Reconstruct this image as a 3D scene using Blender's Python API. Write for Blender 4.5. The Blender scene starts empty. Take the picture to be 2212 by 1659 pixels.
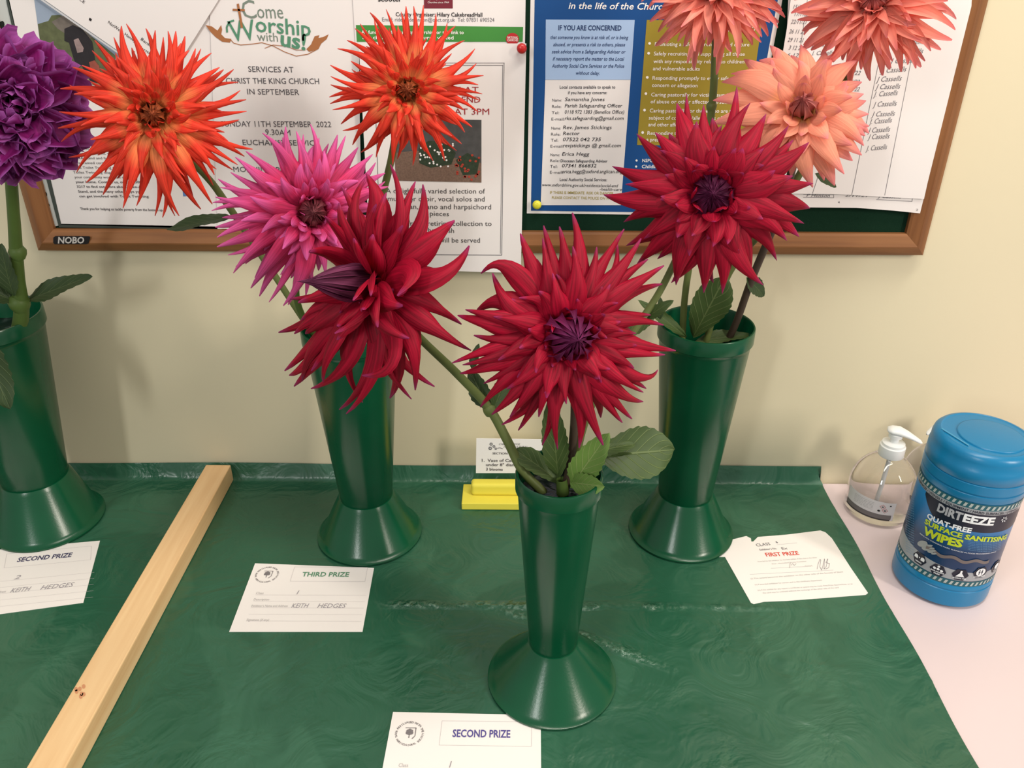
import bpy, math, random
import numpy as np
from mathutils import Vector, Matrix
random.seed(7)
C = bpy.context.scene.collection
sc = bpy.context.scene

# ------------------------------------------------------------------ camera
F, PPX, PPY = 1765., 1106., 829.5
def _n(v): return v / np.linalg.norm(v)
_down = _n(np.array([-10., 3221., F]))
_Y = np.array([16., -965., F]); _Y = _n(_Y - _Y.dot(_down) * _down)
_Z = -_down
_X = np.cross(_Y, _Z)
ROT = np.array([_X, _Y, _Z])                       # world = ROT @ camera(x right, y down, z forward)
CAM = np.array([0., -1.0715, 0.7581])
cd = bpy.data.cameras.new('camera'); cam = bpy.data.objects.new('camera', cd); C.objects.link(cam)
M = Matrix(((ROT[0, 0], -ROT[0, 1], -ROT[0, 2], CAM[0]), (ROT[1, 0], -ROT[1, 1], -ROT[1, 2], CAM[1]),
            (ROT[2, 0], -ROT[2, 1], -ROT[2, 2], CAM[2]), (0, 0, 0, 1)))
cam.matrix_world = M
cd.sensor_width = 36; cd.lens = F / 2212 * 36; cd.clip_start = .02; cd.clip_end = 60
sc.camera = cam
# ------------------------------------------------------------------ light, exposure
def lin(c):
    f = lambda x: x / 12.92 if x <= .04045 else ((x + .055) / 1.055) ** 2.4
    return tuple(f(x / 255.) for x in c)
w = bpy.data.worlds.new('world'); sc.world = w; w.use_nodes = True
w.node_tree.nodes['Background'].inputs[0].default_value = (1.0, .965, .93, 1)
w.node_tree.nodes['Background'].inputs[1].default_value = .46
def area(name, loc, tgt, sx, sy, e, col):
    l = bpy.data.lights.new(name, 'AREA'); l.shape = 'RECTANGLE'; l.size = sx; l.size_y = sy; l.energy = e; l.color = col
    o = bpy.data.objects.new(name, l); C.objects.link(o); o.location = loc
    o.rotation_euler = (Vector(tgt) - Vector(loc)).to_track_quat('-Z', 'Y').to_euler()
    return o
area('ceiling_tube_lamp', (.35, -.62, 1.75), (.15, -.25, .2), 1.3, .16, 15, (1, .94, .83))
area('ceiling_tube_lamp', (-1.35, -2.9, 1.65), (-.1, -.3, .1), .22, .7, 20, (.97, .98, .95))
area('ceiling_tube_lamp', (2.3, -2.1, 1.7), (.2, -.1, .2), .3, .9, 44, (1, .91, .79))
sc.view_settings.view_transform = 'Standard'; sc.view_settings.look = 'None'
sc.view_settings.gamma = 1; sc.view_settings.use_curve_mapping = False
sc.view_settings.exposure = 0.05

# ------------------------------------------------------------------ pixel helpers
def ray(px, py): return ROT @ np.array([px - PPX, py - PPY, F])
def onz(px, py, z=0.): r = ray(px, py); return CAM + r * ((z - CAM[2]) / r[2])
def ony(px, py, y=0.): r = ray(px, py); return CAM + r * ((y - CAM[1]) / r[1])
def onpl(px, py, P, n): r = ray(px, py); return CAM + r * (np.dot(P - CAM, n) / np.dot(r, n))

# ------------------------------------------------------------------ materials
def newmat(name):
    m = bpy.data.materials.new(name); m.use_nodes = True
    return m, m.node_tree.nodes, m.node_tree.links, m.node_tree.nodes['Principled BSDF']
def mat(name, col, rough=.6, spec=.4, noise=0., nscale=20, bump=0., bscale=60, metal=0., coat=0.):
    m, N, L, b = newmat(name)
    c = lin(col); b.inputs['Base Color'].default_value = (*c, 1)
    b.inputs['Roughness'].default_value = rough; b.inputs['Specular IOR Level'].default_value = spec
    b.inputs['Metallic'].default_value = metal; b.inputs['Coat Weight'].default_value = coat
    if noise or bump:
        tc = N.new('ShaderNodeTexCoord')
    if noise:
        t = N.new('ShaderNodeTexNoise'); t.inputs['Scale'].default_value = nscale; t.inputs['Detail'].default_value = 5
        L.new(tc.outputs['Object'], t.inputs['Vector'])
        mx = N.new('ShaderNodeMix'); mx.data_type = 'RGBA'
        mx.inputs[6].default_value = (*[x * (1 - noise) for x in c], 1); mx.inputs[7].default_value = (*[min(1, x * (1 + noise)) for x in c], 1)
        L.new(t.outputs['Fac'], mx.inputs[0]); L.new(mx.outputs[2], b.inputs['Base Color'])
    if bump:
        t2 = N.new('ShaderNodeTexNoise'); t2.inputs['Scale'].default_value = bscale; t2.inputs['Detail'].default_value = 6
        L.new(tc.outputs['Object'], t2.inputs['Vector'])
        bp = N.new('ShaderNodeBump'); bp.inputs['Strength'].default_value = bump; bp.inputs['Distance'].default_value = .002
        L.new(t2.outputs['Fac'], bp.inputs['Height']); L.new(bp.outputs['Normal'], b.inputs['Normal'])
    return m
def wood(name, c1, c2, axis, scale=30, rough=.5):
    m, N, L, b = newmat(name)
    tc = N.new('ShaderNodeTexCoord'); mp = N.new('ShaderNodeMapping')
    s = [1., 1., 1.]; s = [scale * 1. for _ in s]; s[axis] = scale * .05
    mp.inputs['Scale'].default_value = s
    L.new(tc.outputs['Object'], mp.inputs['Vector'])
    t = N.new('ShaderNodeTexNoise'); t.inputs['Scale'].default_value = 3.; t.inputs['Detail'].default_value = 8; t.inputs['Distortion'].default_value = .6
    L.new(mp.outputs[0], t.inputs['Vector'])
    r = N.new('ShaderNodeValToRGB'); r.color_ramp.elements[0].position = .3; r.color_ramp.elements[1].position = .7
    r.color_ramp.elements[0].color = (*lin(c1), 1); r.color_ramp.elements[1].color = (*lin(c2), 1)
    L.new(t.outputs['Fac'], r.inputs[0]); L.new(r.outputs[0], b.inputs['Base Color'])
    b.inputs['Roughness'].default_value = rough; b.inputs['Specular IOR Level'].default_value = .3
    bp = N.new('ShaderNodeBump'); bp.inputs['Strength'].default_value = .15; bp.inputs['Distance'].default_value = .001
    L.new(t.outputs['Fac'], bp.inputs['Height']); L.new(bp.outputs['Normal'], b.inputs['Normal'])
    return m
def petal_mat(name, base, mid, tip, back, p1=.22, p2=.75, streak=.35, trans=.22, edge=None):
    m, N, L, b = newmat(name)
    uv = N.new('ShaderNodeUVMap'); sp = N.new('ShaderNodeSeparateXYZ'); L.new(uv.outputs[0], sp.inputs[0])
    r = N.new('ShaderNodeValToRGB'); e = r.color_ramp.elements
    e[0].position = 0.02; e[0].color = (*lin(base), 1); e[1].position = 1; e[1].color = (*lin(tip), 1)
    a = e.new(p1); a.color = (*lin(mid), 1); a = e.new(p2); a.color = (*lin(mid), 1)
    L.new(sp.outputs[1], r.inputs[0])
    mp = N.new('ShaderNodeMapping'); mp.inputs['Scale'].default_value = (9, 1.3, 1)
    oi = N.new('ShaderNodeObjectInfo'); cb = N.new('ShaderNodeCombineXYZ'); L.new(oi.outputs['Random'], cb.inputs[2])
    ad = N.new('ShaderNodeVectorMath'); ad.operation = 'MULTIPLY_ADD'; ad.inputs[1].default_value = (40, 40, 40)
    L.new(cb.outputs[0], ad.inputs[0]); L.new(uv.outputs[0], mp.inputs[0]); L.new(mp.outputs[0], ad.inputs[2])
    t = N.new('ShaderNodeTexNoise'); t.inputs['Scale'].default_value = 1.5; t.inputs['Detail'].default_value = 4
    L.new(ad.outputs[0], t.inputs['Vector'])
    mr = N.new('ShaderNodeMapRange'); mr.inputs[1].default_value = .3; mr.inputs[2].default_value = .7
    mr.inputs[3].default_value = 1 - streak; mr.inputs[4].default_value = 1 + streak * .6; L.new(t.outputs['Fac'], mr.inputs[0])
    mr2 = N.new('ShaderNodeMapRange'); mr2.inputs[3].default_value = .82; mr2.inputs[4].default_value = 1.15; L.new(oi.outputs['Random'], mr2.inputs[0])
    mu = N.new('ShaderNodeMath'); mu.operation = 'MULTIPLY'; L.new(mr.outputs[0], mu.inputs[0]); L.new(mr2.outputs[0], mu.inputs[1])
    mx = N.new('ShaderNodeMix'); mx.data_type = 'RGBA'
    g = N.new('ShaderNodeNewGeometry'); ml = N.new('ShaderNodeMath'); ml.operation = 'MULTIPLY'; ml.inputs[1].default_value = .4
    L.new(g.outputs['Backfacing'], ml.inputs[0]); L.new(ml.outputs[0], mx.inputs[0])
    L.new(r.outputs[0], mx.inputs[6]); mx.inputs[7].default_value = (*lin(back), 1)
    col = mx.outputs[2]
    if edge:
        m1 = N.new('ShaderNodeMath'); m1.operation = 'SUBTRACT'; m1.inputs[1].default_value = .5; L.new(sp.outputs[0], m1.inputs[0])
        m2 = N.new('ShaderNodeMath'); m2.operation = 'ABSOLUTE'; L.new(m1.outputs[0], m2.inputs[0])
        m3 = N.new('ShaderNodeMapRange'); m3.inputs[1].default_value = .40; m3.inputs[2].default_value = .5; L.new(m2.outputs[0], m3.inputs[0])
        m4 = N.new('ShaderNodeMapRange'); m4.inputs[1].default_value = .8; m4.inputs[2].default_value = 1; L.new(sp.outputs[1], m4.inputs[0])
        m5 = N.new('ShaderNodeMath'); m5.operation = 'MAXIMUM'; L.new(m3.outputs[0], m5.inputs[0]); L.new(m4.outputs[0], m5.inputs[1])
        mx3 = N.new('ShaderNodeMix'); mx3.data_type = 'RGBA'; L.new(m5.outputs[0], mx3.inputs[0]); L.new(col, mx3.inputs[6])
        mx3.inputs[7].default_value = (*lin(edge), 1); col = mx3.outputs[2]
    vm = N.new('ShaderNodeVectorMath'); vm.operation = 'SCALE'; L.new(col, vm.inputs[0]); L.new(mu.outputs[0], vm.inputs[3])
    L.new(vm.outputs[0], b.inputs['Base Color'])
    b.inputs['Roughness'].default_value = .58; b.inputs['Specular IOR Level'].default_value = .2
    bp = N.new('ShaderNodeBump'); bp.inputs['Strength'].default_value = .35; bp.inputs['Distance'].default_value = .0012
    L.new(t.outputs['Fac'], bp.inputs['Height']); L.new(bp.outputs['Normal'], b.inputs['Normal'])
    tr = N.new('ShaderNodeBsdfTranslucent'); L.new(vm.outputs[0], tr.inputs[0])
    ms = N.new('ShaderNodeMixShader'); ms.inputs[0].default_value = trans
    L.new(b.outputs[0], ms.inputs[1]); L.new(tr.outputs[0], ms.inputs[2]); L.new(ms.outputs[0], N['Material Output'].inputs[0])
    return m
def leaf_mat(name, c1, c2, vein):
    m, N, L, b = newmat(name)
    uv = N.new('ShaderNodeUVMap'); sp = N.new('ShaderNodeSeparateXYZ'); L.new(uv.outputs[0], sp.inputs[0])
    a = N.new('ShaderNodeMath'); a.operation = 'SUBTRACT'; a.inputs[1].default_value = .5; L.new(sp.outputs[0], a.inputs[0])
    ab = N.new('ShaderNodeMath'); ab.operation = 'ABSOLUTE'; L.new(a.outputs[0], ab.inputs[0])
    # side veins: sin((t - 0.8|v|)*k)
    q = N.new('ShaderNodeMath'); q.operation = 'MULTIPLY_ADD'; q.inputs[1].default_value = -.75; L.new(ab.outputs[0], q.inputs[0]); L.new(sp.outputs[1], q.inputs[2])
    k = N.new('ShaderNodeMath'); k.operation = 'MULTIPLY'; k.inputs[1].default_value = 42; L.new(q.outputs[0], k.inputs[0])
    s = N.new('ShaderNodeMath'); s.operation = 'SINE'; L.new(k.outputs[0], s.inputs[0])
    r1 = N.new('ShaderNodeMapRange'); r1.inputs[1].default_value = .86; r1.inputs[2].default_value = 1; L.new(s.outputs[0], r1.inputs[0])
    r2 = N.new('ShaderNodeMapRange'); r2.inputs[1].default_value = .028; r2.inputs[2].default_value = .012; L.new(ab.outputs[0], r2.inputs[0])
    mxv = N.new('ShaderNodeMath'); mxv.operation = 'MAXIMUM'; L.new(r1.outputs[0], mxv.inputs[0]); L.new(r2.outputs[0], mxv.inputs[1])
    sc_ = N.new('ShaderNodeMath'); sc_.operation = 'MULTIPLY'; sc_.inputs[1].default_value = .6; L.new(mxv.outputs[0], sc_.inputs[0])
    tc = N.new('ShaderNodeTexCoord'); t = N.new('ShaderNodeTexNoise'); t.inputs['Scale'].default_value = 60; t.inputs['Detail'].default_value = 5
    L.new(tc.outputs['Object'], t.inputs['Vector'])
    m1 = N.new('ShaderNodeMix'); m1.data_type = 'RGBA'; L.new(t.outputs['Fac'], m1.inputs[0]); m1.inputs[6].default_value = (*lin(c1), 1); m1.inputs[7].default_value = (*lin(c2), 1)
    m2 = N.new('ShaderNodeMix'); m2.data_type = 'RGBA'; L.new(sc_.outputs[0], m2.inputs[0]); L.new(m1.outputs[2], m2.inputs[6]); m2.inputs[7].default_value = (*lin(vein), 1)
    L.new(m2.outputs[2], b.inputs['Base Color']); b.inputs['Roughness'].default_value = .5; b.inputs['Specular IOR Level'].default_value = .35
    bp = N.new('ShaderNodeBump'); bp.inputs['Strength'].default_value = .5; bp.inputs['Distance'].default_value = .001; bp.invert = True
    L.new(mxv.outputs[0], bp.inputs['Height']); L.new(bp.outputs['Normal'], b.inputs['Normal'])
    return m
def glassy(name, col, rough=.03, ior=1.3):
    m, N, L, b = newmat(name)
    b.inputs['Base Color'].default_value = (*col, 1); b.inputs['Roughness'].default_value = rough
    b.inputs['Transmission Weight'].default_value = 1; b.inputs['IOR'].default_value = ior
    return m

# ------------------------------------------------------------------ object helpers
ORG = {}
def root(name, loc, label=None, cat=None, group=None, kind=None):
    o = bpy.data.objects.new(name, None); C.objects.link(o); o.location = loc; o.empty_display_size = .02
    ORG[o.name] = np.array(loc, float)
    return tag(o, label, cat, group, kind)
def tag(o, label=None, cat=None, group=None, kind=None):
    if label: o['label'] = label
    if cat: o['category'] = cat
    if group: o['group'] = group
    if kind: o['kind'] = kind
    return o
def obj(name, V, Fc, m, parent=None, org=None, uv=None, smooth=False, label=None):
    """V in world coordinates."""
    V = np.asarray(V, float).reshape(-1, 3)
    if parent is not None: o0 = ORG[parent.name]
    else: o0 = np.array(org if org is not None else (V.min(0) + V.max(0)) / 2)
    me = bpy.data.meshes.new(name); me.from_pydata((V - o0).tolist(), [], [tuple(f) for f in Fc])
    if uv is not None:
        ul = me.uv_layers.new(name='UVMap')
        idx = np.empty(len(me.loops), dtype=np.int32); me.loops.foreach_get('vertex_index', idx)
        ul.data.foreach_set('uv', np.asarray(uv, float)[idx].ravel())
    if smooth: me.polygons.foreach_set('use_smooth', [True] * len(me.polygons))
    if isinstance(m, (list, tuple)):
        for x in m: me.materials.append(x)
    else: me.materials.append(m)
    me.update()
    o = bpy.data.objects.new(name, me); C.objects.link(o)
    if parent is not None:
        o.parent = parent; ORG[o.name] = o0
    else:
        o.location = o0; ORG[o.name] = o0
    if label: o['label'] = label
    return o
class MB:
    def __init__(s): s.v = []; s.f = []
    def add(s, V, Fc):
        k = len(s.v); s.v += [tuple(x) for x in V]; s.f += [tuple(i + k for i in f) for f in Fc]; return s
    def box(s, a, b):
        (x0, y0, z0), (x1, y1, z1) = a, b
        return s.add([(x0, y0, z0), (x1, y0, z0), (x1, y1, z0), (x0, y1, z0), (x0, y0, z1), (x1, y0, z1), (x1, y1, z1), (x0, y1, z1)],
                     [(0, 3, 2, 1), (4, 5, 6, 7), (0, 1, 5, 4), (1, 2, 6, 5), (2, 3, 7, 6), (3, 0, 4, 7)])
    def obj(s, name, m, parent=None, **k): return obj(name, s.v, s.f, m, parent, **k)
def lathe(c, prof, n=64, a0=0, a1=2 * math.pi):
    V = []; Fc = []; full = abs(a1 - a0 - 2 * math.pi) < 1e-6; cols = n if full else n + 1
    for r, z in prof:
        for i in range(cols):
            a = a0 + (a1 - a0) * i / n
            V.append((c[0] + r * math.cos(a), c[1] + r * math.sin(a), c[2] + z))
    for j in range(len(prof) - 1):
        for i in range(n):
            i2 = (i + 1) % cols if full else i + 1
            Fc.append((j * cols + i, j * cols + i2, (j + 1) * cols + i2, (j + 1) * cols + i))
    return V, Fc
def bev(o, w_, seg=2):
    b = o.modifiers.new('bevel', 'BEVEL'); b.width = w_; b.segments = seg; b.limit_method = 'ANGLE'; return o
def catmull(P, n=8):
    P = [np.array(p, float) for p in P]; P = [2 * P[0] - P[1]] + P + [2 * P[-1] - P[-2]]; out = []
    for i in range(1, len(P) - 2):
        for k in range(n):
            t = k / n
            out.append(.5 * ((2 * P[i]) + (-P[i - 1] + P[i + 1]) * t + (2 * P[i - 1] - 5 * P[i] + 4 * P[i + 1] - P[i + 2]) * t * t + (-P[i - 1] + 3 * P[i] - 3 * P[i + 1] + P[i + 2]) * t ** 3))
    out.append(P[-2]); return out
def tube(P, R, n=10, caps=True):
    V = []; Fc = []; P = [np.array(p, float) for p in P]; m = len(P)
    if not hasattr(R, '__len__'): R = [R] * m
    elif len(R) != m: R = list(np.interp(np.linspace(0, 1, m), np.linspace(0, 1, len(R)), R))
    T = [_n(P[min(i + 1, m - 1)] - P[max(i - 1, 0)]) for i in range(m)]
    u = np.cross(T[0], [0, 0, 1.]); 
    if np.linalg.norm(u) < .05: u = np.cross(T[0], [1., 0, 0])
    u = _n(u)
    for i in range(m):
        u = _n(u - u.dot(T[i]) * T[i]); v = np.cross(T[i], u)
        for k in range(n):
            a = 2 * math.pi * k / n; V.append(P[i] + R[i] * (math.cos(a) * u + math.sin(a) * v))
    for i in range(m - 1):
        for k in range(n):
            Fc.append((i * n + k, i * n + (k + 1) % n, (i + 1) * n + (k + 1) % n, (i + 1) * n + k))
    if caps: Fc.append(tuple(range(n))[::-1]); Fc.append(tuple(range((m - 1) * n, m * n)))
    return V, Fc

# ------------------------------------------------------------------ printing on surfaces
class Plane:
    def __init__(s, P, U, Vv, N): s.P, s.U, s.V, s.N = map(lambda q: np.array(q, float), (P, U, Vv, N))
    def uv(s, px, py): q = onpl(px, py, s.P, s.N) - s.P; return np.array([q.dot(s.U), q.dot(s.V)])
    def p3(s, u, v, off=0): return s.P + s.U * u + s.V * v + s.N * off
class Cyl:
    def __init__(s, c, r, th0): s.c = np.array(c, float); s.r = r; s.th = th0
    def uv(s, px, py):
        d = ray(px, py); o = CAM - s.c; a = d[0] ** 2 + d[1] ** 2; b = 2 * (o[0] * d[0] + o[1] * d[1]); cc = o[0] ** 2 + o[1] ** 2 - s.r ** 2
        D = max(b * b - 4 * a * cc, 0); t = (-b - math.sqrt(D)) / (2 * a); q = o + d * t
        th = math.atan2(q[1], q[0]) - s.th
        th = (th + math.pi) % (2 * math.pi) - math.pi
        return np.array([th * s.r, q[2]])
    def p3(s, u, v, off=0):
        a = s.th + u / s.r; return s.c + np.array([(s.r + off) * math.cos(a), (s.r + off) * math.sin(a), v])
def wall_plane(y): return Plane((0, y, 0), (1, 0, 0), (0, 0, 1), (0, -1, 0))
def table_plane(z): return Plane((0, 0, z), (1, 0, 0), (0, 1, 0), (0, 0, 1))
_tc = {}
def glyphs(s, shear=0., bold=0.):
    k = (s, shear, bold)
    if k in _tc: return _tc[k]
    cu = bpy.data.curves.new('t', 'FONT'); cu.body = s; cu.shear = shear; cu.offset = bold; cu.resolution_u = 2; cu.size = 1
    cu.fill_mode = 'BOTH'
    o = bpy.data.objects.new('t', cu); me = o.to_mesh()
    V = np.empty(len(me.vertices) * 3); me.vertices.foreach_get('co', V); V = V.reshape(-1, 3)[:, :2].copy()
    Fc = [tuple(p.vertices) for p in me.polygons]
    o.to_mesh_clear(); bpy.data.objects.remove(o); bpy.data.curves.remove(cu)
    _tc[k] = (V, Fc); return _tc[k]
CAPH = glyphs('H')[0][:, 1].max()
def text(mb, surf, s, p0, p1, cap, off=.0004, shear=0., bold=0., uvmode=False):
    """lay the line s from pixel p0 (left end of baseline) to pixel p1 (right end); cap = capital height in pixels"""
    V, Fc = glyphs(s, shear, bold)
    if len(V) == 0: return
    a = surf.uv(*p0); b = surf.uv(*p1); d = b - a; Ln = np.hypot(*d); d /= Ln; nrm = np.array([-d[1], d[0]])
    h = abs((surf.uv(p0[0], p0[1] - cap) - a).dot(nrm))
    x0, x1 = V[:, 0].min(), V[:, 0].max()
    X = (V[:, 0] - x0) / (x1 - x0) * Ln; Yv = V[:, 1] / CAPH * h
    mb.add([surf.p3(*(a + d * x + nrm * y), off) for x, y in zip(X, Yv)], Fc)
def polyp(mb, surf, pts, off=.0003):
    P = [surf.uv(*p) for p in pts]
    A = sum(P[i][0] * P[(i + 1) % len(P)][1] - P[(i + 1) % len(P)][0] * P[i][1] for i in range(len(P)))
    if A < 0: P = P[::-1]
    mb.add([surf.p3(p[0], p[1], off) for p in P], [tuple(range(len(P)))])
def ellp(mb, surf, px, py, rx, ry, off=.0003, n=14):
    polyp(mb, surf, [(px + rx * math.cos(2 * math.pi * i / n), py + ry * math.sin(2 * math.pi * i / n)) for i in range(n)], off)
def linep(mb, surf, pts, wpx, off=.0003):
    for a, b in zip(pts[:-1], pts[1:]):
        d = np.array(b, float) - a; L_ = np.hypot(*d)
        if L_ == 0: continue
        q = np.array([-d[1], d[0]]) / L_ * wpx / 2
        polyp(mb, surf, [tuple(np.array(a) + q), tuple(np.array(b) + q), tuple(np.array(b) - q), tuple(np.array(a) - q)], off)
def sheet(name, surf, pts, m, parent=None, th=.0004, off=0., label=None, curl=None, div=0):
    """a sheet of paper: outline in pixels on the surface plane, extruded back by th"""
    P = [surf.uv(*p) for p in pts]; n = len(P)
    A = sum(P[i][0] * P[(i + 1) % n][1] - P[(i + 1) % n][0] * P[i][1] for i in range(n))
    if A < 0: P = P[::-1]
    V = [surf.p3(p[0], p[1], off) for p in P] + [surf.p3(p[0], p[1], off - th) for p in P]
    Fc = [tuple(range(n)), tuple(range(2 * n - 1, n - 1, -1))] + [(i, i + n, (i + 1) % n + n, (i + 1) % n) for i in range(n)]
    return obj(name, V, Fc, m, parent, label=label)

# ------------------------------------------------------------------ palette
PAPER = mat('paper', (236, 230, 228), .6, .3)
PAPER_W = mat('card_paper', (250, 244, 240), .6, .3)
INK = mat('black_ink', (45, 42, 44), .6, .2)
INKG = mat('grey_ink', (120, 118, 122), .6, .2)
INKL = mat('pale_grey_ink', (188, 184, 184), .6, .2)
# ------------------------------------------------------------------ setting
wm, N, L, b = newmat('wall_paint')
tc = N.new('ShaderNodeTexCoord'); t = N.new('ShaderNodeTexNoise'); t.inputs['Scale'].default_value = 90; t.inputs['Detail'].default_value = 6
L.new(tc.outputs['Object'], t.inputs['Vector']); bp = N.new('ShaderNodeBump'); bp.inputs['Strength'].default_value = .12; bp.inputs['Distance'].default_value = .001
L.new(t.outputs['Fac'], bp.inputs['Height']); L.new(bp.outputs['Normal'], b.inputs['Normal'])
t3 = N.new('ShaderNodeTexNoise'); t3.inputs['Scale'].default_value = 2.5; L.new(tc.outputs['Object'], t3.inputs['Vector'])
mx = N.new('ShaderNodeMix'); mx.data_type = 'RGBA'; mx.inputs[6].default_value = (*lin((217, 208, 179)), 1); mx.inputs[7].default_value = (*lin((226, 214, 183)), 1)
L.new(t3.outputs['Fac'], mx.inputs[0]); L.new(mx.outputs[2], b.inputs['Base Color']); b.inputs['Roughness'].default_value = .75; b.inputs['Specular IOR Level'].default_value = .25
tag(MB().box((-3, 0, -.76), (3, .12, 1.85)).obj('wall_back', wm), kind='structure')
tag(MB().box((-3, -4, -.80), (3, .12, -.76)).obj('floor', mat('floor_vinyl', (150, 130, 110), .5, noise=.1)), kind='structure')

# table
tb = root('table', (0.3, -.4, -.76), 'long pale pink-white laminate table against the wall', 'table')
tm = mat('table_laminate', (226, 208, 210), .35, .4, noise=.03, nscale=8)
bev(MB().box((-1.6, -.85, -.032), (1.7, -.004, -.002)).obj('table_top', tm, tb), .004)
steel = mat('grey_steel', (120, 120, 122), .35, metal=.8)
for x in (-1.5, 1.6):
    for y in (-.8, -.06):
        V, Fc = lathe((x, y, -.76), [(.0, 0), (.016, 0), (.016, .728), (0, .728)], 16); obj('leg', V, Fc, steel, tb, smooth=False)

# green cloth with crease
cm, N, L, b = newmat('green_plastic_sheet')
b.inputs['Specular IOR Level'].default_value = .6
tc = N.new('ShaderNodeTexCoord')
t = N.new('ShaderNodeTexNoise'); t.inputs['Scale'].default_value = 6; t.inputs['Detail'].default_value = 3; t.inputs['Distortion'].default_value = .8; L.new(tc.outputs['Object'], t.inputs['Vector'])
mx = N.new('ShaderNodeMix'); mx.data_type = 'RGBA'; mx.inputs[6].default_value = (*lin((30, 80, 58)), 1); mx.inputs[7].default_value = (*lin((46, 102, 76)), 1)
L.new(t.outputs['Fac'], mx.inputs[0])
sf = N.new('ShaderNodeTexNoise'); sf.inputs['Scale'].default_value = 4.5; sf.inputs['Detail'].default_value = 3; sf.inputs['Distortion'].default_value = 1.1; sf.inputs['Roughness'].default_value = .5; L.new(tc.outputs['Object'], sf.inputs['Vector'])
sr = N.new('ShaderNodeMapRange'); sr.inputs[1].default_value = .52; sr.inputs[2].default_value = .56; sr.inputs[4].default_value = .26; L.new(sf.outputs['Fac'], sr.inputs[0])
mxs = N.new('ShaderNodeMix'); mxs.data_type = 'RGBA'; L.new(sr.outputs[0], mxs.inputs[0]); L.new(mx.outputs[2], mxs.inputs[6]); mxs.inputs[7].default_value = (*lin((68, 120, 94)), 1)  # pale patches paint the sheet's hazy reflections into its colour
L.new(mxs.outputs[2], b.inputs['Base Color'])
rr = N.new('ShaderNodeMapRange'); rr.inputs[1].default_value = .35; rr.inputs[2].default_value = .65; rr.inputs[3].default_value = .24; rr.inputs[4].default_value = .42
L.new(t.outputs['Fac'], rr.inputs[0]); L.new(rr.outputs[0], b.inputs['Roughness'])
v1 = N.new('ShaderNodeTexNoise'); v1.inputs['Scale'].default_value = 13; v1.inputs['Detail'].default_value = 3; v1.inputs['Distortion'].default_value = 2.5; L.new(tc.outputs['Object'], v1.inputs['Vector'])
v2 = N.new('ShaderNodeTexNoise'); v2.inputs['Scale'].default_value = 130; v2.inputs['Detail'].default_value = 2; L.new(tc.outputs['Object'], v2.inputs['Vector'])
b1 = N.new('ShaderNodeBump'); b1.inputs['Strength'].default_value = .5; b1.inputs['Distance'].default_value = .008; L.new(v1.outputs['Fac'], b1.inputs['Height'])
b2 = N.new('ShaderNodeBump'); b2.inputs['Strength'].default_value = .06; b2.inputs['Distance'].default_value = .001; L.new(v2.outputs['Fac'], b2.inputs['Height'])
L.new(b1.outputs['Normal'], b2.inputs['Normal'])
# crinkles along the fold lines
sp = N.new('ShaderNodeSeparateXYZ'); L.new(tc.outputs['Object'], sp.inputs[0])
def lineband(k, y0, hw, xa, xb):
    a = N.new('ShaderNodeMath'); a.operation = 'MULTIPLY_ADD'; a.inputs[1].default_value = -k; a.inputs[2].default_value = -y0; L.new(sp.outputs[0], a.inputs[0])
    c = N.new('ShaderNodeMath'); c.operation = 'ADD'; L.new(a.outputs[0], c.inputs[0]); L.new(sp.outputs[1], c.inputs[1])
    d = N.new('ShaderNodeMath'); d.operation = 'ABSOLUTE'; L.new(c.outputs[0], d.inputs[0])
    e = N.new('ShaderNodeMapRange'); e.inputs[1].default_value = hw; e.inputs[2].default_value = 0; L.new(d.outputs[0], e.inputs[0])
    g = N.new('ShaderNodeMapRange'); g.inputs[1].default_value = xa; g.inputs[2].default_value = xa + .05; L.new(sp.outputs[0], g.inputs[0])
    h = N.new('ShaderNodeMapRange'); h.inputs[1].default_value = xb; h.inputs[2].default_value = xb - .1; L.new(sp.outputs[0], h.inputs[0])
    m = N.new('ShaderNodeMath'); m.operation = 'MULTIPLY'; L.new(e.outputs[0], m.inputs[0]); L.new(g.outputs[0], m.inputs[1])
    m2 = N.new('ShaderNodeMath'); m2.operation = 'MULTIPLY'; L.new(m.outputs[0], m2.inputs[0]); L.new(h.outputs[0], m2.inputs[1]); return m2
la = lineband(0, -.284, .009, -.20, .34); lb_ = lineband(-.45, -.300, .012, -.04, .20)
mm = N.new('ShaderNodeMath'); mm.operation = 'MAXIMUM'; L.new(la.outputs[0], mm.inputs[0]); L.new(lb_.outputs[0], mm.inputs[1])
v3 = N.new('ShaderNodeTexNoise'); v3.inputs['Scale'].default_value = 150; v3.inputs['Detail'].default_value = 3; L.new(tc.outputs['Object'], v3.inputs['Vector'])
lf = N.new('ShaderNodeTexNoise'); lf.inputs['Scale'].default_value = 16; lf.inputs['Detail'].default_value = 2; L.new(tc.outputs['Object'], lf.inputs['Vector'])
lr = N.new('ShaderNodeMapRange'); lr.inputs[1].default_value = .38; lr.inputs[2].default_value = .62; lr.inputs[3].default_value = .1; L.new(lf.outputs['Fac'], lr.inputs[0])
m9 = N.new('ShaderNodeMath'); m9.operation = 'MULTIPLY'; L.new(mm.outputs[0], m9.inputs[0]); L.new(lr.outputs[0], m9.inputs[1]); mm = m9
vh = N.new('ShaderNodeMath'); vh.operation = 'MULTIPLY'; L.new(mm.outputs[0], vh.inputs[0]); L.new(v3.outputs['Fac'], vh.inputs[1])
wt = N.new('ShaderNodeMapRange'); wt.inputs[1].default_value = .48; wt.inputs[2].default_value = .70; L.new(v3.outputs['Fac'], wt.inputs[0])
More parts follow.
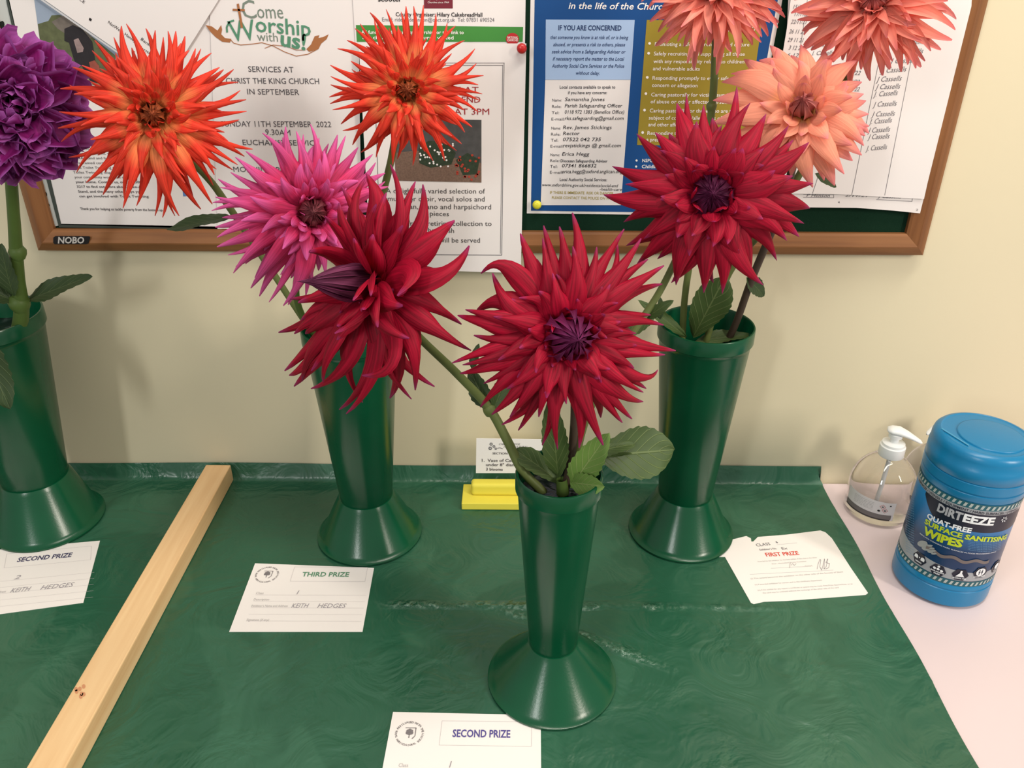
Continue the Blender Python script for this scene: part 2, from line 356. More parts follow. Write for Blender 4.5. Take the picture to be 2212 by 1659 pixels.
wm_ = N.new('ShaderNodeMath'); wm_.operation = 'MULTIPLY'; L.new(wt.outputs[0], wm_.inputs[0]); L.new(mm.outputs[0], wm_.inputs[1])
mxw = N.new('ShaderNodeMix'); mxw.data_type = 'RGBA'; L.new(wm_.outputs[0], mxw.inputs[0]); L.new(mxs.outputs[2], mxw.inputs[6]); mxw.inputs[7].default_value = (*lin((150, 186, 164)), 1); L.new(mxw.outputs[2], b.inputs['Base Color'])  # pale flecks along the folds, a painted stand-in for specular sparkle
b3 = N.new('ShaderNodeBump'); b3.inputs['Strength'].default_value = 1; b3.inputs['Distance'].default_value = .009; L.new(vh.outputs[0], b3.inputs['Height'])
L.new(b2.outputs['Normal'], b3.inputs['Normal']); L.new(b3.outputs['Normal'], b.inputs['Normal'])
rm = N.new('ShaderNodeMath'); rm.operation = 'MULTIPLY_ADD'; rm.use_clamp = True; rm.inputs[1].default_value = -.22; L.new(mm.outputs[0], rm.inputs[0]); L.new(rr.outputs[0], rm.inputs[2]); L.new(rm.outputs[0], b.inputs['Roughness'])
rng = np.random.RandomState(3)
def smooth_noise(x, seed, sc_):
    r = np.random.RandomState(seed); ph = r.rand(6) * 6.28; fr = (1 + r.rand(6) * 3) * sc_
    return sum(np.sin(x * fr[i] + ph[i]) for i in range(6)) / 6
xs = np.concatenate([np.linspace(-1.25, -.75, 10)[:-1], np.linspace(-.75, .484, 330)])
ys = np.concatenate([np.linspace(-.845, -.62, 12)[:-1], np.linspace(-.62, -.016, 200)])
nx, ny = len(xs), len(ys) + 4
V = []
for iy in range(ny):
    for ix in range(nx):
        x = xs[ix]
        if iy < len(ys):
            y = ys[iy]; z = .0006
            yc = -.286 + .004 * math.sin(x * 9) ; d = (y - yc)
            amp = .0011 * (.6 + .4 * math.sin(x * 23 + 1)) * (1 + .5 * math.sin(x * 310 + 2 * math.sin(x * 97)))
            if x < -.17: amp *= 0
            z += max(0, amp) * math.exp(-(d / .0035) ** 2)
            yc2 = -.318 - .18 * (x - .02) if x > -.02 else -9
            z += .0009 * (.5 + .5 * math.sin(x * 260 + 3 * math.sin(x * 71))) * math.exp(-((y - yc2) / .004) ** 2)
            z += .0004 * math.exp(-((y + .06 + .02 * math.sin(x * 5)) / .006) ** 2)
            xe = x + (0.0015 * math.sin(y * 30) if ix == nx - 1 else 0)
            V.append((xe, y, z))
        else:
            k = iy - len(ys); hh = .026 + .0015 * math.sin(x * 11) + (.003 if x > .2 else 0)
            pt = [(-.0125, .0015), (-.0095, .007), (-.006, .016), (-.0022, hh)][k]
            xo = x - (.004 * k if ix == nx - 1 else 0)
            V.append((xo, pt[0], pt[1]))
Fc = [(j * nx + i, j * nx + i + 1, (j + 1) * nx + i + 1, (j + 1) * nx + i) for j in range(ny - 1) for i in range(nx - 1)]
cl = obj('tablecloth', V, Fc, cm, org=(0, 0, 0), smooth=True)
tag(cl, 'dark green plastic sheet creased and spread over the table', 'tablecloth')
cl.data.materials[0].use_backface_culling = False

# wooden divider strip
wd = bev(obj('wooden_batten', *(lambda m: (m.v, m.f))(MB().box((-.4865, -.62, .0012), (-.4475, -.012, .0300))), wood('pine', (232, 188, 136), (248, 212, 162), 1, 26), org=(-.467, -.316, .0012)), .0015)
tag(wd, 'plain pine batten lying across the green sheet from wall to front', 'wood')
kn = MB(); S = table_plane(.0301)
for q in range(7): ellp(kn, S, 172 + 9 * math.cos(q * 1.3), 1500 + 8 * math.sin(q * 2.1) - 2 * q, 4, 5, .0002, 7)
kn.obj('knot', mat('knot', (214, 150, 110), .6), wd)

# ------------------------------------------------------------------ noticeboard
YB = -.010; X0, X1, ZB, ZT = -.6528, .549, .381, 1.281
nb = root('noticeboard', (X0, 0, ZB), 'green felt noticeboard in a brown wooden frame on the wall', 'noticeboard')
felt = mat('green_felt', (20, 48, 34), .95, .1, noise=.15, nscale=300, bump=.3, bscale=900)
MB().box((X0 + .02, YB, ZB + .02), (X1 - .02, -.001, ZT - .02)).obj('felt_panel', felt, nb)
wh = wood('frame_wood_h', (120, 76, 44), (154, 104, 62), 0, 22); wv = wood('frame_wood_v', (118, 74, 42), (150, 100, 60), 2, 22)
# mitred rails: profile (inset, y)
prof = [(0, -.0005), (0, -.013), (.004, -.0165), (.0125, -.022), (.0145, -.0225), (.028, -.0185), (.031, -.0165), (.031, -.0005)]
cor = [(X0, ZB, 1, 1), (X1, ZB, -1, 1), (X1, ZT, -1, -1), (X0, ZT, 1, -1)]
for k in range(4):
    a, c = cor[k], cor[(k + 1) % 4]; V = []
    for q in (a, c):
        for ins, y in prof: V.append((q[0] + q[2] * ins, y, q[1] + q[3] * ins))
    n = len(prof); Fc = [(i, i + 1, i + 1 + n, i + n) for i in range(n - 1)] + [tuple(range(n))[::-1], tuple(range(n, 2 * n))]
    obj('frame_rail', V, Fc, wh if k % 2 == 0 else wv, nb)
bd = MB(); S = wall_plane(-.0222)
polyp(bd, S, [(116, 513), (121, 509), (194, 509.5), (196, 513), (192, 525), (187, 527), (119, 527), (116, 524)], .0012)
bdg = bd.obj('badge', mat('badge_black', (28, 26, 28), .35), nb, label='black maker badge reading NOBO')
q = MB(); text(q, S, 'NOBO', (126, 524.5), (185, 524.5), 13, .0016, .35, .03); q.obj('lettering', mat('silver_print', (205, 200, 195), .4), bdg)

# ---- papers
def paper(name, surf, pts, label, cat, th=.0004, m=PAPER):
    P = [surf.p3(*surf.uv(*p)) for p in pts]; c = sum(P) / len(P)
    r_ = root(name, tuple(c), label, cat)
    sheet('sheet', surf, pts, m, r_, th)
    return r_
# 1 lower left sheet in punched sleeve
S = wall_plane(YB - .0020)
p1 = paper('notice', S, [(-90, -420), (-30, -420), (20, 0), (128, 478), (131, 485), (478, 495), (520, 487), (420, -420)][1:], 'printed notice with a village photo in a punched plastic pocket', 'notice')
S2 = wall_plane(YB - .0014)
ps = sheet('pocket_strip', S2, [(-96, -420), (-30, -420), (14, 0), (98, 378), (127, 487), (106, 492), (76, 372), (-10, 0)][0:], mat('milky_plastic', (196, 200, 196), .3, .5), p1, .0003, label='milky punched edge of the plastic pocket')
q = MB()
for (x, y, a, b_) in [(5, 53, 5, 8), (86, 383, 5, 4.5), (96, 421, 6, 7.5), (102.5, 443.5, 5.2, 4.5)]: ellp(q, S2, x, y, a, b_, .0003)
q.obj('punch_holes', mat('hole_dark', (18, 28, 22), .9), ps)
q = MB(); polyp(q, S2, [(14, 0), (19, 0), (133, 484), (127, 487), (98, 376)], .0010); polyp(q, S2, [(127, 487), (132, 483), (470, 489), (470, 496), (128, 491)], .0006)
q.obj('pocket_seam', mat('seam_dark', (62, 70, 64), .5), ps)
ph = MB(); polyp(ph, S, [(66, -60), (330, -60), (260, 160), (245, 183), (100, 185)], .0003)
pho = ph.obj('photo_print', mat('photo_sky', (150, 165, 185), .5), p1, label='photo of a hut and a dark figure')
for nm, c, pts in [('hillside_print', (92, 98, 66), [(82, 52), (105, 45), (112, 33), (130, 32), (150, 40), (250, 120), (245, 183), (100, 185)]),
                   ('hut_print', (112, 104, 96), [(112, 47), (135, 34), (150, 36), (200, 80), (180, 92), (150, 78), (125, 62)]),
                   ('ground_print', (150, 136, 104), [(100, 185), (96, 160), (120, 150), (180, 152), (245, 165), (245, 183)]),
                   ('figure_print', (36, 32, 36), [(140, 62), (158, 54), (178, 62), (200, 90), (206, 128), (214, 180), (196, 176), (176, 140), (168, 150), (158, 120), (150, 92), (140, 88)]),
                   ('child_print', (150, 76, 62), [(193, 134), (205, 130), (215, 142), (218, 164), (198, 156)]),
                   ('shirt_print', (150, 130, 128), [(160, 86), (170, 82), (182, 104), (180, 112), (168, 114)])]:
    q = MB(); polyp(q, S, pts, .0003 + .00015 * (1 + ['hillside_print', 'hut_print', 'ground_print', 'figure_print', 'child_print', 'shirt_print'].index(nm)))
    q.obj(nm, mat(nm, c, .6, noise=.45, nscale=140), pho)
q = MB(); rows = ['to win, so that our friends', 'can be ordered, we can ask', 'Make-A-Stand and for this', 'more framed certificates', 'and a Toilet Twinning pack', 'Toilet Twinning display an event', 'your community workplace or even', 'your home. Contact us, or call 0300 321', '3217 to find out more about Make-A-', 'Stand, and the many other ways you', 'can get involved with Toilet Twinning']
for i, s in enumerate(rows):
    y = 323 + i * 10.3; x = 146 + i * 2.6 + (20 if i < 2 else 0)
    text(q, S, s, (x, y), (x + len(s) * 4.05, y + .5), 5.2, .0005, 0, .012 if i > 6 else 0)
text(q, S, 'Thank you for helping us tackle poverty from the bottom up', (174, 453), (352, 456), 5.2, .0005, 0, .012)
q.obj('lettering', mat('soft_ink', (84, 80, 84), .6), p1)
q = MB(); polyp(q, S, [(392, 385), (402, 383), (407, 423), (396, 424)]); q.obj('blue_print', mat('blue_print', (90, 130, 190), .6), p1)
# 3 worship A4
S = wall_plane(YB - .0032)
p3 = paper('service_poster', S, [(430, -420), (772, -420), (776, 0), (776, 200), (782, 490), (560, 496), (470, 494), (452, 0)], 'white poster with Come Worship with us artwork and September services', 'poster')
grn = mat('logo_green', (84, 142, 112), .6); brn = mat('logo_brown', (168, 108, 64), .6)
LG = mat('logo_grey', (122, 136, 124), .6)
for a_ in [('C', (526, 41), (556, 39), 40), ('ome', (557, 39), (613, 40), 30), ('with', (556, 88), (601, 90), 19)]:
    q = MB(); text(q, S, *a_, .0004); q.obj('lettering', LG, p3)
q = MB(); text(q, S, 'orship', (553, 68), (672, 78), 33, .0006, 0, .01); q.obj('lettering', grn, p3); q = MB(); text(q, S, 'us!', (606, 98), (660, 108), 33, .0006, 0, .025); q.obj('lettering', grn, p3)
q = MB(); text(q, S, 'W', (500, 90), (556, 86), 45, .0006)
linep(q, S, [(491, 70), (490, 58), (496, 47), (506, 44)], 4, .0006)
q.obj('lettering', grn, p3)
q = MB(); linep(q, S, [(514, 8), (519, 35), (523, 60)], 5, .0008); linep(q, S, [(503, 21), (529, 22)], 4.5, .0008)
polyp(q, S, [(444, 54), (458, 57), (470, 66), (478, 54), (480, 64), (478, 74), (486, 82), (500, 84), (497, 92), (480, 90), (466, 80), (456, 70)], .0004)
polyp(q, S, [(710, 74), (698, 80), (688, 82), (690, 76), (680, 78), (672, 96), (662, 106), (668, 112), (688, 106), (694, 94), (706, 84)], .0004)
linep(q, S, [(497, 84), (505, 93), (520, 97), (545, 95), (566, 92), (590, 99), (615, 112), (640, 121), (665, 117), (686, 106)], 1.6, .0005)
linep(q, S, [(572, 104), (590, 97), (620, 100), (640, 108), (660, 108)], 1.4, .0005)
q.obj('praying_hands_print', brn, p3)
CHI = mat('charcoal_ink', (92, 90, 94), .6)
for s, x0, x1, y, c in [('SERVICES AT', 537, 635, 155, 12), ('CHRIST THE KING CHURCH', 489, 690, 180, 12), ('IN SEPTEMBER', 535, 647, 203.5, 12), ('SUNDAY 11TH SEPTEMBER  2022', 478, 716, 273, 12),
                        ('9.30AM', 574, 628, 291, 12), ('EUCHARIST SERVICE', 525, 690, 313, 11.5), ('MORNING PRAYER', 505, 660, 371, 11)]:
    q = MB(); text(q, S, s, (x0, y), (x1, y + 1.5), c, .0004, 0, .004 if 'M' not in s else 0); q.obj('lettering', CHI, p3)
# 2 tilted pocket sheet
S = wall_plane(YB - .0060)
p2 = paper('tilted_sheet', S, [(-160, -180), (96, 0), (268, 119), (358, 181), (472, 0), (560, -150), (200, -420)], 'white sheet hanging askew in a clear pocket at top left', 'notice', th=.0006)
q = MB()
for s, a, b_, c in [('OFFICE', (150, -16), (182, 8), 7), ('1', (192, 43), (197, 46), 6), ('NatWest, Henley', (233, 50), (292, 92), 7.5), ('Bankers', (304, 86), (336, 110), 7.5), ('Farm', (300, 103), (322, 117), 7.5)]:
    q = MB(); text(q, S, s, a, b_, c, .0004); q.obj('lettering', INK, p2)
q = MB(); linep(q, S, [(-160, -178), (96, 3), (268, 122), (356, 182)], 4, .0008); q.obj('pocket_edge', mat('clear_edge', (205, 205, 208), .12, .8), p2, label='shiny sealed edge of the clear pocket')
# 4 top middle sheet: church ride poster
S = wall_plane(YB - .0044)
p4 = paper('ride_poster', S, [(748, -420), (1142, -420), (1134, 95), (768, 95), (762, 0)], 'white poster with a green band and county organiser contact', 'poster')
q = MB(); text(q, S, 'scooter', (817, 3), (868, 3), 12, .0004, 0, .02); text(q, S, 'County Organiser: Hilary CakebreadHall', (855, 35), (1042, 36), 8.5, .0004, 0, .015)
q.obj('lettering', INK, p4)
q = MB(); text(q, S, 'Email: ridestridelondon@ohct.org.uk  Tel: 07831 690524', (826, 46), (1068, 47), 8.5, .0004); q.obj('lettering', INKG, p4)
q = MB(); polyp(q, S, [(769, 54), (1130, 58), (1129, 90), (771, 90)], .0004); gb = q.obj('green_band', mat('band_green', (66, 140, 60), .6), p4, label='green printed band')
q = MB(); text(q, S, 'All funds raised include sponsorship for this link to', (781, 73), (1002, 73.5), 7.5, .0008, 0, .012); text(q, S, 'any charity and local church visited', (783, 84.5), (980, 85), 7.5, .0008, 0, .012)
q.obj('lettering', PAPER_W, gb)
q = MB(); ellp(q, S, 1107, 84, 14, 13, .0009, 20); rd = q.obj('red_seal', mat('seal_red', (190, 40, 44), .6), gb)
q = MB(); text(q, S, 'NATIONAL', (1096, 83), (1119, 83.5), 5, .0012, 0, .01); text(q, S, 'CHURCHES', (1096, 89), (1119, 89), 5, .0012, 0, .01); q.obj('white_lettering', PAPER_W, gb)
q = MB(); polyp(q, S, [(916, -40), (978, -40), (978, 18), (916, 18)], .0004); mb_ = q.obj('maroon_box', mat('maroon', (120, 36, 52), .6), p4)
q = MB(); text(q, S, 'Supporting Oxfordshire', (922, -1), (972, -1), 4, .0008); text(q, S, 'Churches since 1964', (924, 7), (970, 7), 4, .0008); q.obj('lettering', PAPER_W, mb_)
# 5 concert poster
S = wall_plane(YB - .0132); SC = S
p5 = paper('concert_poster', S, [(775, 94), (1137, 94), (1125, 590), (801, 580)], 'white concert poster with churchyard photo hanging below the frame', 'poster')
q = MB()
for a, b_ in [((808, 136), (1090, 136)), ((812, 141), (1086, 141))]: linep(q, S, [a, b_], 1.2)
linep(q, S, [(1089, 136), (1084, 551)], 1.3); linep(q, S, [(1086, 140), (1081, 548)], 1.0); linep(q, S, [(822, 549), (1084, 551)], 1.6); linep(q, S, [(808, 136), (822, 549)], 1.4)
q.obj('border_line', INKG, p5)
q = MB()
for s, x0, x1, y in [('CONCERT AT', 880, 1034, 200), ('ST MARY, GORE END', 842, 1038, 221), ('SATURDAY AT 3PM', 860, 1057, 247)]: text(q, S, s, (x0, y), (x1, y + .5), 13, .0004, 0, 0)
q.obj('lettering', mat('crimson_ink', (160, 44, 52), .6), p5)
q = MB()
for s, x0, x1, y in [('A delightfully varied selection of', 834, 1048, 418), ('music for choir, vocal solos and', 838, 1047, 435), ('organ, piano and harpsichord', 862, 1061, 452), ('pieces', 929, 970, 467),
                     ('Entry free - retiring collection to', 842, 1062, 488), ('the Parish', 919, 981, 503), ('Refreshments will be served', 858, 1037, 524)]: text(q, S, s, (x0, y - 1), (x1, y), 10.5, .0004)
q.obj('lettering', mat('ink_dark_grey', (72, 68, 68), .6), p5)
q = MB(); polyp(q, S, [(850, 256), (1040, 259), (1040, 394), (855, 390)], .0003)
pho = q.obj('photo_print', mat('photo_wall', (76, 76, 76), .6, noise=.5, nscale=90), p5, label='photo of churchyard flowers')
q = MB(); polyp(q, S, [(852, 330), (900, 325), (1040, 352), (1040, 394), (855, 390)], .0005); q.obj('gravel_print', mat('gravel_print', (116, 92, 78), .7, noise=.5, nscale=500), pho)
q = MB(); polyp(q, S, [(905, 320), (925, 304), (960, 305), (985, 330), (975, 355), (930, 362), (906, 352)], .0007); polyp(q, S, [(985, 345), (1010, 330), (1036, 345), (1030, 376), (1000, 378)], .0007); q.obj('shrub_print', mat('shrub_print', (44, 58, 40), .7, noise=.6, nscale=300), pho)
q = MB(); q2 = MB()
for i in range(34): ellp(q, S, random.uniform(905, 980), random.uniform(308, 362), 2.2, 2.2, .0009, 7)
for i in range(26): ellp(q2, S, random.uniform(985, 1037), random.uniform(332, 388), 3, 2.6, .0009, 7)
q.obj('white_flowers_print', PAPER, pho); q2.obj('red_flowers_print', mat('red_print', (168, 60, 44), .7), pho)
# 6 blue safeguarding poster
S = wall_plane(YB - .0012)
p6 = paper('safeguarding_poster', S, [(1152, -420), (1740, -420), (1690, 0), (1652, 200), (1640, 300), (1590, 466), (1138, 461), (1146, 0)], 'blue parish safeguarding poster with pale contacts panel and gold list', 'poster')
q = MB(); polyp(q, S, [(1161, -400), (1722, -400), (1680, 0), (1643, 200), (1582, 461), (1147, 455), (1155, 0)], .0003); bl = q.obj('blue_panel', mat('poster_blue', (10, 74, 138), .5), p6)
q = MB(); text(q, S, 'in the life of the Church in our parish', (1228, 19), (1560, 22), 14, .0006, .2, .01); q.obj('lettering', PAPER_W, bl)
q = MB(); polyp(q, S, [(1178, 172), (1362, 172), (1341, 443), (1168, 443)], .0006); wp = q.obj('contacts_panel', PAPER, p6, label='white panel of handwritten contacts')
q = MB(); polyp(q, S, [(1179, 42), (1371, 43), (1362, 172.5), (1178, 172.5)], .0006); lb = q.obj('pale_blue_panel', mat('poster_pale_blue', (168, 194, 230), .5), p6)
q = MB(); text(q, S, 'IF YOU ARE CONCERNED', (1206, 65), (1342, 65.5), 10.5, .0009, 0, .02)
for i, (s, x0, x1) in enumerate([('that someone you know is at risk of, or is being', 1189, 1357), ('abused, or presents a risk to others, please', 1195, 1350), ('seek advice from a Safeguarding Adviser or', 1192, 1351),
                                 ('if necessary report the matter to the Local', 1194, 1348), ('Authority Social Care Services or the Police', 1192, 1348), ('without delay.', 1244, 1295)]): text(q, S, s, (x0, 84 + i * 15.4), (x1, 84.5 + i * 15.4), 7.6, .0009, .25, .008)
q.obj('lettering', mat('navy_ink', (32, 56, 104), .6), lb)
q = MB(); h = MB()
text(q, S, 'Local contacts available to speak to', (1209, 191), (1329, 191), 6.5, .0009, 0, .01); text(q, S, 'if you have any concerns:', (1227, 203), (1311, 203), 6.5, .0009, 0, .01)
for i, (a, hw, x1) in enumerate([('Name:', 'Samantha Jones', 1306), ('Role:', 'Parish Safeguarding Officer', 1344), ('Tel:', '0118 972 1383 (Benefice Office)', 1348), ('E-mail:', 'rks.safeguarding@gmail.com', 1347)]):
    y = 219 + i * 13.6; x = 1193 - i * .6; text(q, S, a, (x, y), (x + len(a) * 4, y), 6, .0009); text(h, S, hw, (1220, y - 1), (x1, y - 1), 7.5, .0009, .15, .004)
for i, (a, hw, x1) in enumerate([('Name:', 'Rev. James Stickings', 1321), ('Role:', 'Rector', 1252), ('Tel:', '07522 042 735', 1298), ('E-mail:', 'revjstickings @ gmail.com', 1341)]):
    y = 279.5 + i * 13; x = 1191 - i * .6; text(q, S, a, (x, y), (x + len(a) * 4, y), 6, .0009); text(h, S, hw, (1216, y - 1), (x1, y - 1), 7.5, .0009, .15, .004)
for i, (a, hw, x1) in enumerate([('Name:', 'Erica Hegg', 1273), ('Role:', '', 0), ('Tel:', '07341 866832', 1288), ('E-mail:', 'erica.hegg@oxford.anglican.org', 1344)]):
    y = 337 + i * 12.6; x = 1189 - i * .4; text(q, S, a, (x, y), (x + len(a) * 4, y), 6, .0009)
    if hw: text(h, S, hw, (1214, y - 1), (x1, y - 1), 7.5, .0009, .15, .004)
text(q, S, 'Diocesan Safeguarding Adviser', (1211, 350), (1312, 350.5), 6, .0009, 0, .015); text(q, S, 'Local Authority Social Services:', (1209, 390.5), (1311, 391), 6.5, .0009, 0, .012)
text(h, S, 'www.oxfordshire.gov.uk/residents/social-and', (1171, 402), (1335, 404), 6.5, .0009, .2, .004); text(h, S, '-health-care', (1295, 411), (1343, 412), 6, .0009, .2, .004)
q.obj('lettering', mat('panel_ink', (60, 58, 66), .6), wp); h.obj('handwriting', mat('pen_ink', (40, 38, 44), .6), wp)
for y in ():
    pass
q = MB(); text(q, S, 'IF THERE IS IMMEDIATE  RISK OR DANGER', (1188, 418), (1325, 420), 5.5, .0009, 0, .015); text(q, S, 'PLEASE CONTACT THE POLICE ON 999', (1192, 429), (1320, 431), 5.5, .0009, 0, .015)
q.obj('gold_lettering', mat('gold_ink', (176, 160, 80), .6), wp)
q = MB(); polyp(q, S, [(1397, 43), (1646, 46), (1634, 130), (1610, 316), (1376, 313)], .0006); gp = q.obj('gold_panel', mat('poster_gold', (158, 138, 46), .5), p6, label='gold panel listing parish duties')
q = MB()
text(q, S, 'OUR PARISH IS COMMITTED TO', (1450, 67), (1630, 68), 9.5, .0009, 0, .02)
for s, x0, x1, y in [('Promoting a safer environment and culture', 1414, 1618, 99), ('Safely recruiting and supporting all those', 1412, 1608, 119.5), ('with any responsibility related to children', 1411, 1607, 136), ('and vulnerable adults', 1410, 1511, 151.5),
                     ('Responding promptly to every safeguarding', 1409, 1614, 172), ('concern or allegation', 1408, 1506, 187.5), ('Caring pastorally for victims/survivors', 1406, 1592, 208), ('of abuse or other affected persons', 1405, 1575, 223),
                     ('Caring pastorally for those who are the', 1403, 1590, 242.5), ('subject of concerns/allegations of abuse', 1401, 1588, 258), ('and other affected persons', 1400, 1520, 272.5), ('Responding to those who may pose', 1398, 1570, 291), ('a present risk to others', 1396, 1500, 305)]: text(q, S, s, (x0, y), (x1, y + 1), 8, .0009, 0, .006)
for x, y in [(1403, 93.5), (1401, 115), (1398, 167), (1395, 202), (1392, 237.5), (1388, 286)]: ellp(q, S, x, y, 3, 3, .0009, 10)
q.obj('lettering', PAPER_W, gp)
q = MB(); text(q, S, 'NSPCC Helpline', (1387, 350), (1450, 350), 7, .0006, 0, .01); text(q, S, 'Childline for young people', (1386, 363), (1510, 363), 7, .0006, 0, .01)
for x, y in [(1375, 346.5), (1374, 359.5), (1372, 384)]: ellp(q, S, x, y, 2.4, 2.4, .0006, 8)
q.obj('white_lettering', PAPER_W, bl)
# 7 sign-in sheets
S = wall_plane(YB - .0104)
p7b = paper('lower_rota_sheet', S, [(1722, -400), (2120, -400), (2096, 60), (1989, 461), (1930, 455), (1850, 449), (1640, 447), (1700, 60)], 'white rota page underneath with its lower edge showing', 'paper')
q = MB(); text(q, S, 'P Henson', (1742, 425), (1792, 426), 7, .0004, .2); text(q, S, '2/11/21', (1825, 425), (1874, 426), 7, .0004, .2); text(q, S, 'J Cassells', (1896, 427), (1946, 429), 7, .0004, .2)
linep(q, S, [(1735, 420), (1801, 421), (1801, 427), (1735, 426)], .8); linep(q, S, [(1893, 431), (1970, 435), (1971, 429)], .9); polyp(q, S, [(1810, 437), (1813, 434), (1814, 439)]); text(q, S, '2', (1978, 455), (1983, 455), 4, .0004)
q.obj('handwriting', INKG, p7b)
S = wall_plane(YB - .0128)
p7 = paper('rota_sheet', S, [(1716, -400), (2118, -400), (2092, 0), (2062, 130), (1996, 430), (1900, 425), (1800, 419), (1640, 418), (1700, 60), (1708, 0)], 'white handwritten rota sheet of dates and repeated surnames', 'paper')
q = MB()
for a, b_ in [((1744, 0), (1700, 300)), ((1844, 150), (1755, 418)), ((1905, 100), (1840, 421)), ((1977, 85), (1911, 422)), ((1786, 120), (1700, 300))]: linep(q, S, [a, b_], .9)
q.obj('ruled_line', INKG, p7)
q = MB()
for i, (s, x, y, w_) in enumerate([('15/11/21', 1713, 19, 33), ('17/11/21', 1716, 34, 33), ('22/11/21', 1708, 51, 34), ('26 11 21', 1704, 72, 34), ('29 11 21', 1701, 90, 34), ('3 12 21', 1703, 107, 30), ('6 12', 1700, 123, 24), ('10 12', 1698, 138, 24),
                                 ('15/6/22', 1822, 161, 36), ('21/6/22', 1822, 180, 34), ('28/6/22', 1822, 196, 34)]):
    if i == 8: q.obj('handwriting', mat('pencil', (104, 102, 110), .6), p7); q = MB()
    text(q, S, s, (x, y), (x + w_, y + 1), 9, .0004, .25)
q.obj('handwriting', mat('pencil', (104, 102, 110), .6), p7); q = MB()
for i, (x, y) in enumerate([(1935, 98), (1935, 118), (1922, 137), (1901, 158), (1892, 177), (1890, 193), (1886, 209), (1885, 231), (1882, 252), (1877, 268), (1874, 287), (1874, 301), (1870, 326)]):
    text(q, S, 'J Cassells' if i % 3 else 'J. Cassells', (x, y), (x + 60 - i * 1.2, y - 4 + (i % 3)), 11, .0004, .3, -.006)
q.obj('handwriting', bpy.data.materials['pencil'], p7); q = MB()
for i in range(3): text(q, S, 'J. Cassells', (1752, 83 + i * 18), (1800, 82 + i * 18), 9, .0004, .3, -.004)
q.obj('handwriting', bpy.data.materials['pencil'], p7)
# pins
def pin(px, py, m, label, depth):
    c = ony(px, py, -.022); r_ = root('push_pin', (c[0], depth, c[2]), label, 'pin', 'push pins on the noticeboard')
    n = 20; V = []; Fc = []
    for j, (rr_, yy) in enumerate([(.0015, 0), (.0015, -.003), (.0055, -.0045), (.0060, -.007), (.0052, -.0092), (.003, -.0105), (.0002, -.0108)]):
        for i in range(n): a = 2 * math.pi * i / n; V.append((c[0] + rr_ * math.cos(a), depth + yy, c[2] + rr_ * math.sin(a)))
    for j in range(6):
        for i in range(n): Fc.append((j * n + i, j * n + (i + 1) % n, (j + 1) * n + (i + 1) % n, (j + 1) * n + i))
    obj('pin_head', V, Fc, m, r_, smooth=True)
pin(1127, 103, mat('pin_red', (190, 36, 36), .3, .5), 'round red push pin at the concert poster\'s top right corner', YB - .0136)
pin(1160, 444, mat('pin_yellow', (226, 220, 60), .3, .5), 'yellow push pin at the blue poster\'s lower left corner', YB - .0020)

# ------------------------------------------------------------------ vases
VG = None
def vase_mat():
    m, N, L, b = newmat('green_vase_plastic')
    b.inputs['Base Color'].default_value = (*lin((4, 80, 50)), 1); b.inputs['Roughness'].default_value = .24; b.inputs['Specular IOR Level'].default_value = .45
    tc = N.new('ShaderNodeTexCoord'); t = N.new('ShaderNodeTexNoise'); t.inputs['Scale'].default_value = 400
    L.new(tc.outputs['Object'], t.inputs['Vector']); bp = N.new('ShaderNodeBump'); bp.inputs['Strength'].default_value = .08; bp.inputs['Distance'].default_value = .0006
    L.new(t.outputs['Fac'], bp.inputs['Height']); L.new(bp.outputs['Normal'], b.inputs['Normal'])
    mx = N.new('ShaderNodeMix'); mx.data_type = 'RGBA'; mx.inputs[6].default_value = (*lin((2, 66, 40)), 1); mx.inputs[7].default_value = (*lin((6, 86, 54)), 1)
    t2 = N.new('ShaderNodeTexNoise'); t2.inputs['Scale'].default_value = 14; L.new(tc.outputs['Object'], t2.inputs['Vector']); L.new(t2.outputs['Fac'], mx.inputs[0]); L.new(mx.outputs[2], b.inputs['Base Color'])
    return m
VG = vase_mat(); WATER = mat('dark_foam', (10, 22, 18), .25, .6, bump=.5, bscale=90)
def vase(x, y, H, rr, rt, zt, rb, label, water=.03):
    r_ = root('flower_vase', (x, y, .0012), label, 'vase', 'green show vases on the table')
    tub = [(rt * .96, zt - .003), (rt, zt), (rt + (rr - rt) * .92, H - .026), (rr - .0002, H - .020), (rr + .0014, H - .0185), (rr + .0014, H - .0015), (rr + .0006, H), (rr - .0012, H), (rr - .002, H - .002), (rt - .003, zt + .005)]
    V, Fc = lathe((x, y, .0012), tub, 72); obj('tube', V, Fc, VG, r_, smooth=True).modifiers.new('edge', 'EDGE_SPLIT').split_angle = math.radians(35)
    base = [(rb - .002, .003), (rb - .0005, .0002), (rb, .001), (rb, .003), (rb - .003, .0042), (rb - .008, .0095), (rt + .0045, zt - .006), (rt + .0012, zt - .0005), (rt - .002, zt), (rt - .004, zt - .006)]
    V, Fc = lathe((x, y, .0012), base, 72); obj('foot', V, Fc, VG, r_, smooth=True).modifiers.new('edge', 'EDGE_SPLIT').split_angle = math.radians(40)
    zi = H - water; ri = rt + (rr - rt) * (zi - zt) / (H - zt) - .0032
    V = [(x, y, zi)] ; n = 40
    for j in range(1, 9):
        for i in range(n):
            a = 2 * math.pi * i / n; q = ri * j / 8; V.append((x + q * math.cos(a), y + q * math.sin(a), zi + .0012 * math.sin(9 * a + j) * (j / 8)))
    Fc = [(0, 1 + i, 1 + (i + 1) % n) for i in range(n)] + [(1 + (j - 1) * n + i, 1 + j * n + i, 1 + j * n + (i + 1) % n, 1 + (j - 1) * n + (i + 1) % n) for j in range(1, 8) for i in range(n)]
    obj('water', V, Fc, WATER, r_, smooth=True, label='dark water in the vase')
    return r_
